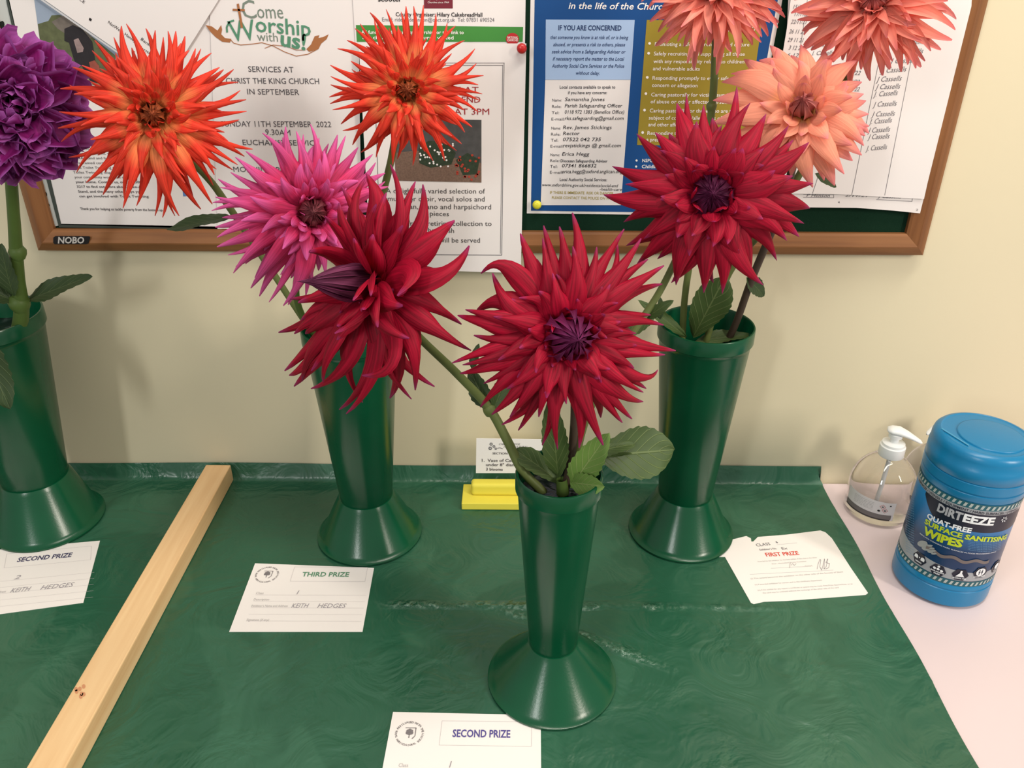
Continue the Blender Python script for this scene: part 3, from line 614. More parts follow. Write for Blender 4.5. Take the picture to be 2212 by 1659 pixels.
vase(.043, -.400, .289, .0425, .0272, .060, .0745, 'slim green plastic vase on flared foot at the front centre', .022)
vase(-.2106, -.139, .329, .0590, .0366, .069, .0745, 'green plastic vase behind the third prize card under pink bloom')
vase(.2395, -.128, .329, .0590, .0373, .069, .0745, 'green plastic vase beside the first prize card with salmon blooms', .05)
vase(-.688, -.115, .329, .0700, .0430, .080, .0760, 'green plastic vase at far left cut by the frame')

# ------------------------------------------------------------------ petals
def arr_smooth(a, b, x): t = np.clip((x - a) / (b - a), 0, 1); return t * t * (3 - 2 * t)
NT, NV = 14, 7
_T = np.linspace(0, 1, NT); _VV = np.linspace(-1, 1, NV)
PF = [(j * NV + i, (j + 1) * NV + i, (j + 1) * NV + i + 1, j * NV + i + 1) for j in range(NT - 1) for i in range(NV - 1)]
PUV = [((v + 1) / 2, t) for t in _T for v in _VV]
def petal_geo(B, T, Cc, n, az, W, phi0, phi1, twist=0., wave=0., wend=.1, peak=.38, rs=None):
    t = _T[:, None]
    P = (1 - t) ** 2 * B + 2 * t * (1 - t) * Cc + t * t * T
    D = 2 * (1 - t) * (Cc - B) + 2 * t * (T - Cc); D /= np.linalg.norm(D, axis=1)[:, None] + 1e-9
    s0 = _n(np.cross(n, az))
    U = np.cross(D, s0); U /= np.linalg.norm(U, axis=1)[:, None] + 1e-9
    S = np.cross(U, D)
    tw = twist * t; U2 = U * np.cos(tw) + S * np.sin(tw); S2 = S * np.cos(tw) - U * np.sin(tw)
    tt = _T
    w = np.where(tt < peak, .38 + .62 * np.sin(np.clip(tt / peak, 0, 1) * math.pi / 2), wend + (1 - wend) * np.clip(1 - ((tt - peak) / (1 - peak)) ** 1.5, 0, 1))
    w[-1] *= .55; w = w * W
    phi = phi0 + (phi1 - phi0) * arr_smooth(.15, .95, tt)
    sg = np.sign(phi); ph = np.maximum(np.abs(phi), .05); rho = w / ph
    vv = _VV[None, :]
    off = rho[:, None] * np.sin(ph[:, None] * vv)
    dep = -sg[:, None] * rho[:, None] * (1 - np.cos(ph[:, None] * vv)) + .05 * W * np.exp(-(vv / .25) ** 2) * -1 * (tt < .85)[:, None]
    if wave: dep = dep + wave * W * np.sin(tt * 13 + (rs.rand() if rs else 0) * 6)[:, None] * vv ** 2 * np.sign(vv + 1e-6)
    V = P[:, None, :] + S2[:, None, :] * off[:, :, None] + U2[:, None, :] * dep[:, :, None]
    return V.reshape(-1, 3)
def bloom(r_, hub, y, axis, R, tips, st, nfill, seed, fill=(22, 108), flen=(.34, .86)):
    """hub pixel + distance plane, axis = facing direction, tips = measured petal tips"""
    rs = np.random.RandomState(seed); H = ony(hub[0], hub[1], y); n = _n(np.array(axis, float))
    m = st['mat']
    def emit(T, via=None, Ws=1., name='petal', lift=.34, mm=None, ph=None, bfrac=.10):
        v = T - H; rad = v - v.dot(n) * n
        if np.linalg.norm(rad) < 1e-4: rad = np.cross(n, [0, 0, 1.])
        az = _n(rad); L_ = np.linalg.norm(v)
        B = H + az * bfrac * R * .9 + n * (.02 * R + .5 * bfrac * max(0, v.dot(n)))
        if via is not None:
            s = .5; Cc = (via - (1 - s) ** 2 * B - s * s * T) / (2 * s * (1 - s))
        else:
            side = np.cross(n, az) * rs.uniform(-.17, .17) * L_
            mid = (B + T) / 2
            Cc = mid + n * lift * L_ * rs.uniform(.55, 1.25) + side + az * .06 * L_
        W = st['w'] * R * Ws * rs.uniform(.85, 1.15)
        p0, p1 = ph if ph else st['phi']
        V = petal_geo(B, T, Cc, n, az, W, p0 * rs.uniform(.8, 1.2), p1 * rs.uniform(.8, 1.15), rs.uniform(-.5, .5) * st.get('twist', 1), st.get('wave', 0), st.get('wend', .1), st.get('peak', .38), rs)
        o = obj(name, V, PF, mm or m, r_, uv=PUV, smooth=True)
        return o
    for tp in tips:
        px, py = tp[0], tp[1]; k = tp[2] if len(tp) > 2 and tp[2] is not None else rs.uniform(*st.get('back', (-.28, -.02)))
        T = onpl(px, py, H + n * k * R, n); via = None
        if len(tp) > 4: via = onpl(tp[3], tp[4], H + n * (k * .3 + .12) * R, n)
        emit(T, via, tp[5] if len(tp) > 5 else 1.)
    for i in range(nfill):
        f = (i + .5) / nfill; a = i * 2.39996 + rs.uniform(-.32, .32)
        th = math.radians(fill[0] + (fill[1] - fill[0]) * f ** .8 + rs.uniform(-9, 9))
        u = _n(np.cross(n, [0.03, .02, 1.])); v = np.cross(n, u); az = u * math.cos(a) + v * math.sin(a)
        L_ = R * (flen[0] + (flen[1] - flen[0]) * f ** .75) * rs.uniform(.78, 1.10)
        T = H + L_ * (az * math.sin(th) + n * math.cos(th))
        emit(T, None, .62 + .4 * f, lift=.10 + .22 * f, ph=st.get('phif'))
    # centre: tight unopened petals
    nb_ = st.get('nbud', 34)
    for i in range(nb_):
        f = (i + .5) / nb_; a = i * 2.39996
        u = _n(np.cross(n, [0.03, .02, 1.])); v = np.cross(n, u); az = u * math.cos(a) + v * math.sin(a)
        rb_ = st.get('rbud', .15) * R * (.35 + .65 * f)
        B = H + az * rb_ * .75; T = H + n * R * st.get('hbud', .36) * (1 - .22 * f) + az * rb_ * (.0 + st.get('bspread', .30) * f * f) + n * R * (rs.uniform(-.05, .05) if st.get('bspread') else 0); Cc = H + az * rb_ * 1.7 + n * R * .20
        V = petal_geo(B, T, Cc, n, az, R * .055 * (.7 + .5 * f), .5, 1.5, rs.uniform(-.4, .4), 0, .05, .45, rs)
        obj('inner_petal', V, PF, st['bud'], r_, uv=PUV, smooth=True)
    # core + calyx
    V = []; k = 14
    P_, Fx = lathe((0, 0, 0), [(.001, .16), (.03, .15), (.06, .11), (.09, .04), (.10, -.02), (.09, -.1), (.03, -.14), (.001, -.15)], 20)
    u = _n(np.cross(n, [0.03, .02, 1.])); v = np.cross(n, u)
    V = [H + R * (u * p[0] + v * p[1] + n * p[2]) for p in P_]
    obj('flower_core', V, [f[::-1] for f in Fx], st['core'], r_, smooth=True)
    return H, n
def leafm(parent, b0, t0, yb, yt, hw, m, nrm=(0, -.8, .6), serr=9, fold=.25, curl=.15, peak=.42, sa=.10, name='leaf', label=None):
    B = ony(b0[0], b0[1], yb); T = ony(t0[0], t0[1], yt); d = T - B; L_ = np.linalg.norm(d); d = d / L_
    nn = np.array(nrm, float); nn = _n(nn - nn.dot(d) * d); s = np.cross(d, nn)
    nt, nv = serr * 3 + 1, 9; V = []; UV = []
    for j in range(nt):
        t = j / (nt - 1)
        w_ = (math.sin(math.pi * min(t / peak, 1) / 2) ** .8) if t < peak else max(0, 1 - ((t - peak) / (1 - peak)) ** 2.0) ** .75
        w_ = .03 + .97 * w_
        saw = 1 - sa * (1 - ((j % 3) / 2.)) if 0 < t < .97 else 1
        for i in range(nv):
            v = -1 + 2 * i / (nv - 1)
            k = w_ * hw * (saw if abs(v) > .9 else 1)
            z = fold * hw * abs(v) * w_ - curl * L_ * t * t + .02 * L_ * math.sin(t * 9 + v * 2) * abs(v)
            V.append(B + d * (L_ * (t + (.02 * (1 - saw) if abs(v) > .9 else 0))) + s * k * v + nn * z); UV.append(((v + 1) / 2, t))
    Fc = [(j * nv + i, (j + 1) * nv + i, (j + 1) * nv + i + 1, j * nv + i + 1) for j in range(nt - 1) for i in range(nv - 1)]
    return obj(name, V, Fc, m, parent, uv=UV, smooth=True, label=label)
def stem(parent, pts, r, m, nodes=()):
    P = [ony(p[0], p[1], p[2]) if len(p) == 3 and abs(p[0]) > 2 else np.array(p, float) for p in pts]
    V, Fc = tube(catmull(P, 8), r, 12); o = obj('stem', V, Fc, m, parent, smooth=True)
    for (px, py, y, k) in nodes:
        c = ony(px, py, y); V, Fc = lathe(tuple(c), [(k * .7, -k), (k * 1.05, -k * .4), (k * 1.15, k * .2), (k * .8, k * .9), (k * .3, k * 1.0)], 12)
        obj('stem_node', V, Fc, m, parent, smooth=True)
    return o

G_STEM = mat('stem_green', (96, 108, 58), .5, .3, noise=.15, nscale=60)
G_STEMD = mat('stem_dark', (66, 54, 44), .5, .3, noise=.2, nscale=60)
G_STEMB = mat('stem_bright', (76, 98, 44), .5, .3, noise=.15, nscale=60)
L_DARK = leaf_mat('leaf_dark', (40, 58, 30), (54, 74, 38), (84, 100, 60))
L_MID = leaf_mat('leaf_mid', (54, 74, 36), (72, 94, 46), (110, 126, 76))
L_LITE = leaf_mat('leaf_light', (96, 132, 60), (120, 152, 74), (160, 178, 110))
CORE = mat('core_dark', (70, 20, 36), .7); COREG = mat('core_green', (120, 104, 40), .7)

CR = petal_mat('petal_crimson', (110, 24, 22), (160, 9, 43), (156, 48, 104), (158, 22, 58), .12, .86, .45, .13)
CRB = petal_mat('bud_purple', (200, 120, 100), (136, 40, 92), (146, 66, 124), (90, 20, 60), .3, .7, .4)
CRS = petal_mat('bud_striped', (216, 196, 110), (118, 44, 84), (96, 36, 78), (150, 84, 116), .18, .8, .7)
CRD = petal_mat('bud_darkpurple', (96, 26, 50), (84, 16, 50), (110, 44, 88), (84, 20, 56), .2, .7, .3)
PK = petal_mat('petal_pink', (200, 60, 60), (204, 48, 98), (226, 104, 176), (214, 84, 140), .15, .45, .3)
PKB = petal_mat('bud_pink', (150, 90, 60), (140, 62, 72), (160, 100, 104), (110, 40, 56), .3, .7, .3)
OR_ = petal_mat('petal_orange', (252, 190, 112), (234, 66, 46), (236, 96, 84), (244, 126, 92), .50, .88, .34)
ORB = petal_mat('bud_orange', (200, 150, 60), (170, 80, 50), (150, 60, 50), (190, 110, 60), .3, .7, .3)
SA = petal_mat('petal_salmon', (255, 196, 104), (252, 164, 136), (242, 140, 146), (246, 160, 136), .30, .7, .15, .28)
SAP = petal_mat('petal_salmon_pink', (252, 158, 124), (252, 158, 140), (240, 142, 144), (250, 174, 158), .2, .7, .15, .28)
SAB = petal_mat('bud_salmon', (236, 160, 100), (206, 126, 122), (180, 92, 100), (200, 120, 110), .3, .7, .2)
PU = petal_mat('petal_purple', (70, 8, 44), (124, 22, 98), (156, 56, 146), (172, 58, 156), .2, .85, .3, .2, edge=(176, 92, 176))

CRIM = dict(mat=CR, bud=CRB, core=CORE, w=.13, phi=(.6, 2.6), phif=(.55, 2.0), wend=.20, rbud=.20, hbud=.42, nbud=40, bspread=.75, back=(-.30, .0))
CRIM2 = dict(mat=CR, bud=CRD, core=CORE, w=.15, phi=(.5, 1.5), phif=(.45, 1.1), wend=.05, back=(-.25, .0), rbud=.19, hbud=.30, nbud=46)
CRIM3 = dict(mat=CR, bud=CRS, core=COREG, w=.145, phi=(.6, 2.4), phif=(.5, 2.2), wend=.2, back=(-.3, .1), rbud=.14, hbud=.95, nbud=30, twist=2.2)
PINK = dict(mat=PK, bud=PKB, core=CORE, w=.105, phi=(.7, 2.2), phif=(.6, 1.6), wend=.17, back=(-.3, -.05), rbud=.13, hbud=.26)
ORAN = dict(mat=OR_, bud=ORB, core=COREG, w=.088, phi=(.7, 2.6), phif=(.6, 2.3), wend=.22, back=(-.3, .0), rbud=.10, hbud=.26, nbud=22)
SALM = dict(mat=SA, bud=SAB, core=COREG, w=.15, phi=(.4, 1.0), phif=(.4, .9), wend=.08, back=(-.2, .0), rbud=.13, hbud=.50, nbud=18)
SALM2 = dict(mat=SAP, bud=SAB, core=COREG, w=.10, phi=(-.6, -1.7), phif=(-.6, -1.5), wend=.22, back=(-.5, -.2))
PURP = dict(mat=PU, bud=PU, core=CORE, w=.32, phi=(-.6, -1.1), phif=(-.7, -1.2), wend=.5, back=(-.3, .0), wave=.28, peak=.6, twist=1.6, rbud=.14, nbud=14)

def toward(H, dx=0., dz=0.):
    v = _n(CAM - H); r_ = ROT[:, 0]; u_ = -ROT[:, 1]
    return _n(v + dx * r_ + dz * u_)
def flower(label, hub, y, dx, dz, R, tips, st, nfill, seed, **k):
    H = ony(hub[0], hub[1], y)
    r_ = root('dahlia', tuple(H), label, 'flower', 'cut dahlias standing in the green vases')
    bloom(r_, hub, y, toward(H, dx, dz), R, tips, st, nfill, seed, **k)
    return r_

# ---- C: front crimson
C_t = [(1038, 590, -.05, 1103, 584), (1124, 504, -.1, 1160, 590), (1172, 514, .0), (1175, 487, -.15, 1205, 590), (1209, 489, -.05), (1237, 459, -.25), (1237, 532, .12), (1063, 590, -.1, 1110, 672), (1089, 590, -.2), (1005, 669, -.1, 1085, 690),
       (988, 681, -.2, 1070, 700), (1025, 677, -.3, 1090, 655), (1066, 684, .1), (1023, 725, -.05, 1110, 740), (1194, 590, .2), (1349, 495, -.2, 1290, 605), (1334, 524, -.3), (1289, 533, -.05), (1385, 515, -.1, 1320, 610), (1400, 560, -.15, 1325, 620),
       (1435, 574, -.05, 1350, 635), (1431, 614, -.25, 1340, 650), (1434, 702, -.05, 1345, 692), (1406, 680, -.2), (1318, 614, .15), (1374, 720, .05), (1382, 700, -.1), (1460, 758, -.15, 1370, 748), (1437, 766, -.05, 1350, 755), (1370, 796, .1), (1422, 799, -.3, 1370, 810),
       (1396, 840, -.2), (1390, 848, .0), (1390, 868, -.3), (1366, 905, -.1), (1345, 913, -.15), (1299, 902, -.3), (1303, 962, .05, 1258, 850, 1.25), (1251, 968, -.1), (1205, 971, -.1), (1295, 819, .3), (1318, 797, .3), (1171, 962, -.15), (1164, 901, .0),
       (1119, 930, -.2), (1101, 902, -.1), (1084, 918, -.3), (1062, 896, -.1, 1130, 835), (1037, 880, -.2, 1100, 820), (1045, 829, -.1, 1120, 792), (993, 807, -.2, 1070, 785), (999, 788, -.05, 1090, 765), (976, 784, -.15, 1080, 748), (1095, 841, .1), (1177, 850, .2), (1224, 873, .2), (1076, 778, .15), (1121, 643, .1, 1180, 655), (1160, 560, .0), (1265, 548, -.1)]
fC = flower('crimson spiky dahlia facing forward at front centre with a purple bud', (1222, 722), -.44, .26, -.12, .095, C_t, CRIM, 44, 11, flen=(.30, .72))
stem(fC, [(1228, 745, -.425), (1240, 850, -.405), (1238, 950, -.402), (1222, 1050, -.402), (.043, -.398, .262)], [.0035, .0036, .0042, .0044, .0044], G_STEMD)
leafm(fC, (1205, 1030), (1192, 880), -.405, -.425, .0135, L_MID, fold=.35, serr=10)
leafm(fC, (1212, 1045), (1120, 968), -.400, -.395, .012, L_MID, (0, -.5, .85), serr=7, peak=.7)
leafm(fC, (1232, 1052), (1312, 940), -.405, -.42, .0155, L_LITE, fold=.3, serr=10, curl=.05)
leafm(fC, (1232, 1042), (1300, 1052), -.405, -.43, .0125, L_LITE, (0, -.9, .4), serr=8, curl=.1)
leafm(fC, (1255, 985), (1372, 948), -.40, -.385, .0115, L_MID, (0, -.3, .95), serr=8, peak=.5)
leafm(fC, (1288, 985), (1462, 972), -.395, -.37, .0275, L_MID, (.1, -.85, .5), serr=9, fold=.12, curl=.06, peak=.55, sa=.06)
leafm(fC, (1290, 982), (1380, 968), -.40, -.38, .006, L_MID, (.1, -.5, .85), serr=5, fold=.3)
V, Fc = tube([ony(1216, 1066, -.408), ony(1213, 1035, -.407)], [.0065, .0052], 12, False); obj('leaf_sheath', V, Fc, G_STEMB, fC, smooth=True)
stem(fC, [(1225, 1040, -.400), (1255, 1000, -.398), (1290, 983, -.395)], .0016, G_STEMB)
# ---- R: upper right crimson
R_t = [(1592, 186, -.2, 1580, 310), (1483, 203, -.3, 1495, 310, .7), (1520, 226, -.05), (1462, 222, -.2), (1621, 222, -.1), (1655, 246, -.15), (1704, 271, -.1), (1714, 302, -.2), (1748, 307, -.1, 1680, 360), (1757, 396, -.1, 1680, 405), (1750, 450, -.15, 1680, 440), (1737, 483, .0), (1727, 512, -.2), (1678, 563, -.1), (1649, 616, -.15), (1560, 635, -.1), (1520, 633, -.05),
       (1460, 616, -.1), (1450, 611, -.25), (1541, 611, -.3), (1375, 571, -.2, 1440, 510), (1347, 480, -.1, 1420, 450), (1352, 531, -.25, 1430, 490), (1391, 516, .0), (1322, 359, -.15, 1410, 390), (1303, 420, -.15, 1390, 428), (1351, 398, .05, 1430, 405), (1375, 289, -.1, 1430, 350), (1415, 286, .05), (1505, 262, .15), (1426, 325, .1), (1489, 553, .2), (1540, 533, .25), (1600, 560, .05), (1620, 600, -.2), (1713, 380, .1), (1700, 520, .05), (1420, 560, -.1), (1560, 270, .0), (1590, 320, .2), (1650, 320, .1)]
fR = flower('crimson dahlia with dark purple heart before the blue poster', (1538, 420), -.34, .03, .02, .094, R_t, CRIM2, 48, 23, flen=(.34, .78))
stem(fR, [(1520, 450, -.315), (1480, 520, -.325), (1425, 630, -.335), (1360, 730, -.355), (1290, 850, -.375), (1255, 940, -.388), (1238, 1045, -.398)], [.0032, .0034, .0036, .004, .0042], G_STEM)
leafm(fR, (1390, 690), (1450, 650), -.34, -.35, .006, L_MID, serr=5)
# ---- L: left crimson facing left
L_t = [(842, 356, -.0, 850, 480), (898, 392, -.1, 862, 480), (914, 398, -.2, 895, 500), (983, 477, -.25, 915, 535, 1.1), (1013, 530, -.3, 935, 590, 1.15), (955, 603, -.2, 880, 610), (890, 434, -.15), (894, 504, .0), (792, 374, .1, 815, 450), (833, 416, .2), (870, 487, .25), (806, 506, .35), (812, 440, .4),
       (737, 403, .3, 775, 500), (789, 381, .15), (731, 438, .4), (701, 468, .6, 745, 530), (669, 546, .7, 720, 560), (763, 514, .6), (626, 646, .3, 710, 640), (644, 655, .45, 720, 640), (601, 718, .1, 690, 680), (635, 720, .2), (659, 721, .1), (614, 800, -.1, 690, 715), (673, 802, .1, 735, 720), (624, 810, -.2), (635, 835, -.15, 700, 755),
       (652, 823, -.1), (671, 839, -.05, 745, 770), (697, 826, .05), (732, 884, -.2, 790, 780), (747, 893, -.15, 800, 780), (782, 870, -.25), (841, 860, -.35, 845, 760), (782, 811, .2, 840, 760), (722, 719, .5, 780, 665), (728, 705, .5), (761, 649, .7), (782, 669, .6), (727, 734, .35),
       (997, 701, -.35, 910, 655, 1.1), (1018, 757, -.3, 920, 700), (939, 835, -.4), (898, 843, -.2, 885, 740), (888, 863, -.35), (884, 730, .2), (815, 708, .5), (857, 638, .4, 870, 590, 1.2), (800, 640, .6), (920, 560, -.1), (870, 660, .3), (850, 710, .15), (690, 610, .6), (650, 690, .2), (830, 790, -.1), (860, 800, -.2)]
fL = flower('crimson dahlia turned left, its striped bud showing in profile', (800, 612), -.395, -.75, .02, .094, L_t, CRIM3, 34, 31, flen=(.25, .55), fill=(30, 100))
stem(fL, [(835, 650, -.39), (905, 728, -.385), (985, 805, -.378), (1055, 880, -.380), (1095, 950, -.388), (1128, 1015, -.397), (.028, -.400, .265)], [.0036, .0040, .0046, .0048, .005], G_STEM, [(1058, 885, -.380, .0062)])
leafm(fL, (1056, 885), (1012, 800), -.378, -.36, .011, L_DARK, (-.2, -.8, .5), serr=7)
leafm(fL, (1020, 800), (1030, 744), -.37, -.365, .005, L_DARK, (-.4, -.8, .3), serr=5)
leafm(fL, (1066, 885), (1100, 800), -.382, -.375, .009, L_MID, (0, -.9, .3), serr=8)
# ---- middle vase
P_t = [(671, 268), (617, 273), (567, 287), (640, 283), (689, 297), (729, 291), (747, 293), (774, 318), (805, 333), (812, 351), (832, 374), (839, 403), (832, 392), (604, 302), (531, 326), (508, 339), (498, 372), (471, 387), (465, 426), (459, 437), (457, 455), (465, 491), (469, 513), (469, 534), (492, 551), (504, 590), (509, 576),
       (542, 623), (560, 640), (581, 653), (612, 661), (623, 659), (606, 594, .0), (571, 542, .0), (604, 515, .15), (627, 401, .15), (660, 352, .1), (725, 353, .05), (480, 470), (475, 405), (520, 350), (585, 300), (655, 290), (710, 310), (790, 350), (640, 610, -.1), (660, 640), (680, 620), (550, 600), (530, 570), (700, 330, -.05), (600, 330, -.1)]
fP = flower('bright pink cactus dahlia with a dusky heart, behind the crimson pair', (672, 458), -.262, .12, .0, .098, P_t, PINK, 66, 41, flen=(.30, .80))
stem(fP, [(665, 500, -.235), (640, 640, -.18), (690, 740, -.145), (-.205, -.139, .25)], .004, G_STEMB)
OL_t = [(273, 51), (246, 80), (315, 61), (335, 65), (353, 80), (363, 67), (380, 67), (400, 78), (423, 105), (434, 105), (457, 114), (474, 145), (483, 150), (505, 150), (515, 177), (519, 195), (532, 215), (533, 240), (517, 259), (485, 286), (546, 322), (528, 338), (514, 356), (503, 367), (463, 378), (461, 401), (459, 441), (434, 452), (418, 429),
        (387, 467), (378, 467), (351, 470), (335, 467), (295, 445), (266, 450), (268, 430), (222, 421), (186, 394), (165, 373), (148, 340), (132, 306), (125, 277), (127, 241), (130, 192), (150, 184), (156, 145), (177, 141), (199, 109), (204, 87), (250, 114), (290, 110, -.1), (320, 120, .1), (360, 160, .15), (300, 420, -.2), (410, 400, -.1), (240, 380, -.1), (190, 330, -.1), (440, 330, -.1), (460, 230, -.1)]
fOL = flower('orange-red spiky dahlia at left over the plastic-pocket notice', (333, 248), -.225, -.08, .02, .102, OL_t, ORAN, 92, 51, flen=(.26, .80))
stem(fOL, [(350, 290, -.20), (440, 375, -.16), (490, 440, -.15), (590, 590, -.145), (690, 740, -.14), (-.215, -.139, .25)], .004, G_STEM)
leafm(fOL, (498, 468), (362, 498), -.14, -.13, .0125, L_DARK, (0, -.4, .9), serr=8, curl=-.02)
OT_t = [(799, 27), (834, 20), (808, 40), (877, 13), (894, 13), (866, 25), (915, 11), (942, 29), (966, 49), (984, 56), (1004, 87), (1026, 105), (1029, 137), (1045, 163), (1033, 183), (1042, 203), (1036, 217), (1033, 242), (1020, 275), (1004, 286), (997, 311), (986, 326), (960, 347), (935, 347), (966, 313), (892, 358), (859, 344), (848, 356), (812, 340),
        (780, 329), (761, 313), (790, 320), (767, 300), (740, 282), (736, 268), (718, 237), (713, 224), (711, 210), (714, 183), (714, 165), (713, 141), (729, 105), (749, 87), (778, 51), (767, 61), (915, 280, .15), (957, 304, -.05), (840, 60), (900, 60, -.1), (950, 90), (790, 100), (760, 150), (980, 230), (830, 300), (880, 310)]
fOT = flower('orange-red spiky dahlia at top centre over the green-banded poster', (880, 195), -.18, .0, .02, .090, OT_t, ORAN, 84, 61, flen=(.26, .80))
stem(fOT, [(865, 230, -.155), (845, 345, -.145), (820, 450, -.14), (785, 640, -.138), (760, 760, -.138), (-.208, -.135, .25)], .0042, G_STEM)
# ---- right vase
SL_t = [(1663, 98), (1678, 103), (1730, 96, -.1), (1708, 119, 0), (1781, 110), (1801, 116), (1817, 137), (1833, 152), (1862, 177), (1866, 203), (1871, 217), (1877, 246), (1869, 277), (1869, 293), (1866, 315), (1862, 335), (1842, 347), (1824, 376), (1803, 401), (1756, 405), (1708, 383), (1687, 390), (1607, 127), (1579, 159), (1559, 177), (1540, 217), (1536, 268), (1560, 300), (1600, 340), (1640, 370), (1780, 390), (1640, 130, -.1), (1600, 200, 0), (1600, 270, -.05), (1820, 230, 0), (1800, 300, 0)]
fSL = flower('salmon dahlia with yellow glow, lowest of the salmon blooms', (1735, 240), -.2, .0, .30, .088, SL_t, SALM, 40, 71, flen=(.36, .80), fill=(35, 105))
stem(fSL, [(1735, 265, -.18), (1690, 440, -.15), (1625, 600, -.14), (1580, 720, -.132), (.245, -.128, .25)], .0046, G_STEMD)
leafm(fSL, (1612, 600), (1656, 640), -.14, -.14, .011, L_DARK, serr=7)
leafm(fSL, (1760, 375), (1812, 402), -.15, -.15, .006, L_DARK, serr=5)
leafm(fSL, (1500, 738), (1630, 712), -.14, -.13, .0105, L_MID, (0, -.4, .9), serr=9)
ST_t = [(1386, 4), (1400, 20), (1404, 47), (1422, 69), (1464, 90), (1482, 98), (1503, 108), (1543, 123), (1529, 98), (1581, 112), (1597, 101), (1644, 92), (1659, 78), (1682, 49), (1695, 38), (1688, 22), (1440, 60), (1560, 100), (1620, 90), (1395, -40), (1410, -80), (1460, -120), (1510, -140), (1570, -140), (1620, -120), (1670, -70), (1690, -20), (1510, 70, -.3), (1450, 30, -.2), (1600, 60, -.3), (1640, 40, -.2)]
fST = flower('salmon pink dahlia at top edge above the gold panel', (1545, -22), -.16, .0, .35, .082, ST_t, SALM2, 96, 81, flen=(.45, .98), fill=(25, 125))
stem(fST, [(1548, 20, -.15), (1545, 120, -.14), (1537, 240, -.135), (1510, 450, -.13), (1482, 620, -.128), (1474, 725, -.13), (.215, -.13, .25)], .0042, G_STEM, [(1537, 230, -.135, .0052)])
leafm(fST, (1497, 728), (1566, 600), -.14, -.16, .0235, L_MID, (-.1, -.95, .25), serr=10, fold=.1, curl=.03, peak=.62, sa=.06)
leafm(fST, (1482, 728), (1392, 650), -.14, -.16, .008, L_MID, serr=6); leafm(fST, (1415, 680), (1345, 726), -.16, -.17, .010, L_MID, (0, -.6, .8), serr=6); leafm(fST, (1425, 690), (1428, 645), -.15, -.15, .005, L_DARK, serr=4)
SR_t = [(1716, 0), (1719, 23), (1723, 43), (1734, 67), (1737, 76), (1736, 98), (1752, 108), (1774, 119), (1799, 134), (1846, 155), (1880, 174), (1907, 163), (1922, 150), (1947, 155), (1989, 145), (1998, 132), (2032, 108), (2056, 87), (2063, 65), (2065, 42), (2045, 22), (1860, 150), (1960, 140), (1820, 130), (1720, -40), (1740, -90), (1790, -140), (1850, -160), (1910, -165), (1970, -140), (2020, -90), (2050, -30), (1900, 110, -.2), (1960, 90, -.2), (1830, 90, -.2), (1790, 60, -.1), (2000, 60, -.1)]
fSR = flower('salmon pink dahlia at top right over the rota sheet', (1887, 2), -.18, .0, .18, .084, SR_t, SALM2, 100, 91, flen=(.40, .94), fill=(22, 118))
stem(fSR, [(1880, 40, -.16), (1770, 300, -.14), (1660, 480, -.13), (1575, 590, -.125), (1528, 728, -.14), (.235, -.14, .25)], .0042, G_STEM)
# ---- purple
PU_t = [(123, 105), (157, 132), (186, 174), (200, 239), (195, 282), (174, 322), (143, 351), (127, 374), (80, 391), (90, 87), (43, 81), (7, 72), (-40, 80), (-90, 110), (-130, 160), (-150, 230), (-130, 300), (-80, 360), (-30, 385), (10, 388), (40, 380), (110, 360), (180, 200), (165, 300)]
fPU = flower('deep purple dahlia with broad wavy petals at the left edge', (22, 235), -.22, -.05, .02, .086, PU_t, PURP, 60, 101, flen=(.45, .88), fill=(18, 115))
stem(fPU, [(22, 270, -.19), (24, 380, -.165), (32, 500, -.15), (38, 600, -.14), (45, 690, -.135), (-.675, -.125, .25)], [.0062, .0066, .0085, .0095], G_STEMB, [(38, 545, -.146, .0088), (42, 655, -.137, .0112)])
leafm(fPU, (55, 650), (196, 594), -.13, -.12, .0145, L_DARK, (0, -.6, .8), serr=9, curl=.02)
leafm(fPU, (30, 640), (-8, 535), -.15, -.16, .014, L_DARK, (0, -.9, .4), serr=8)
leafm(fPU, (-60, 700), (20, 885), -.19, -.22, .024, L_DARK, (.2, -.95, .1), serr=9, curl=.02)
leafm(fPU, (30, 650), (-60, 610), -.14, -.16, .014, L_DARK, (0, -.6, .8), serr=8)

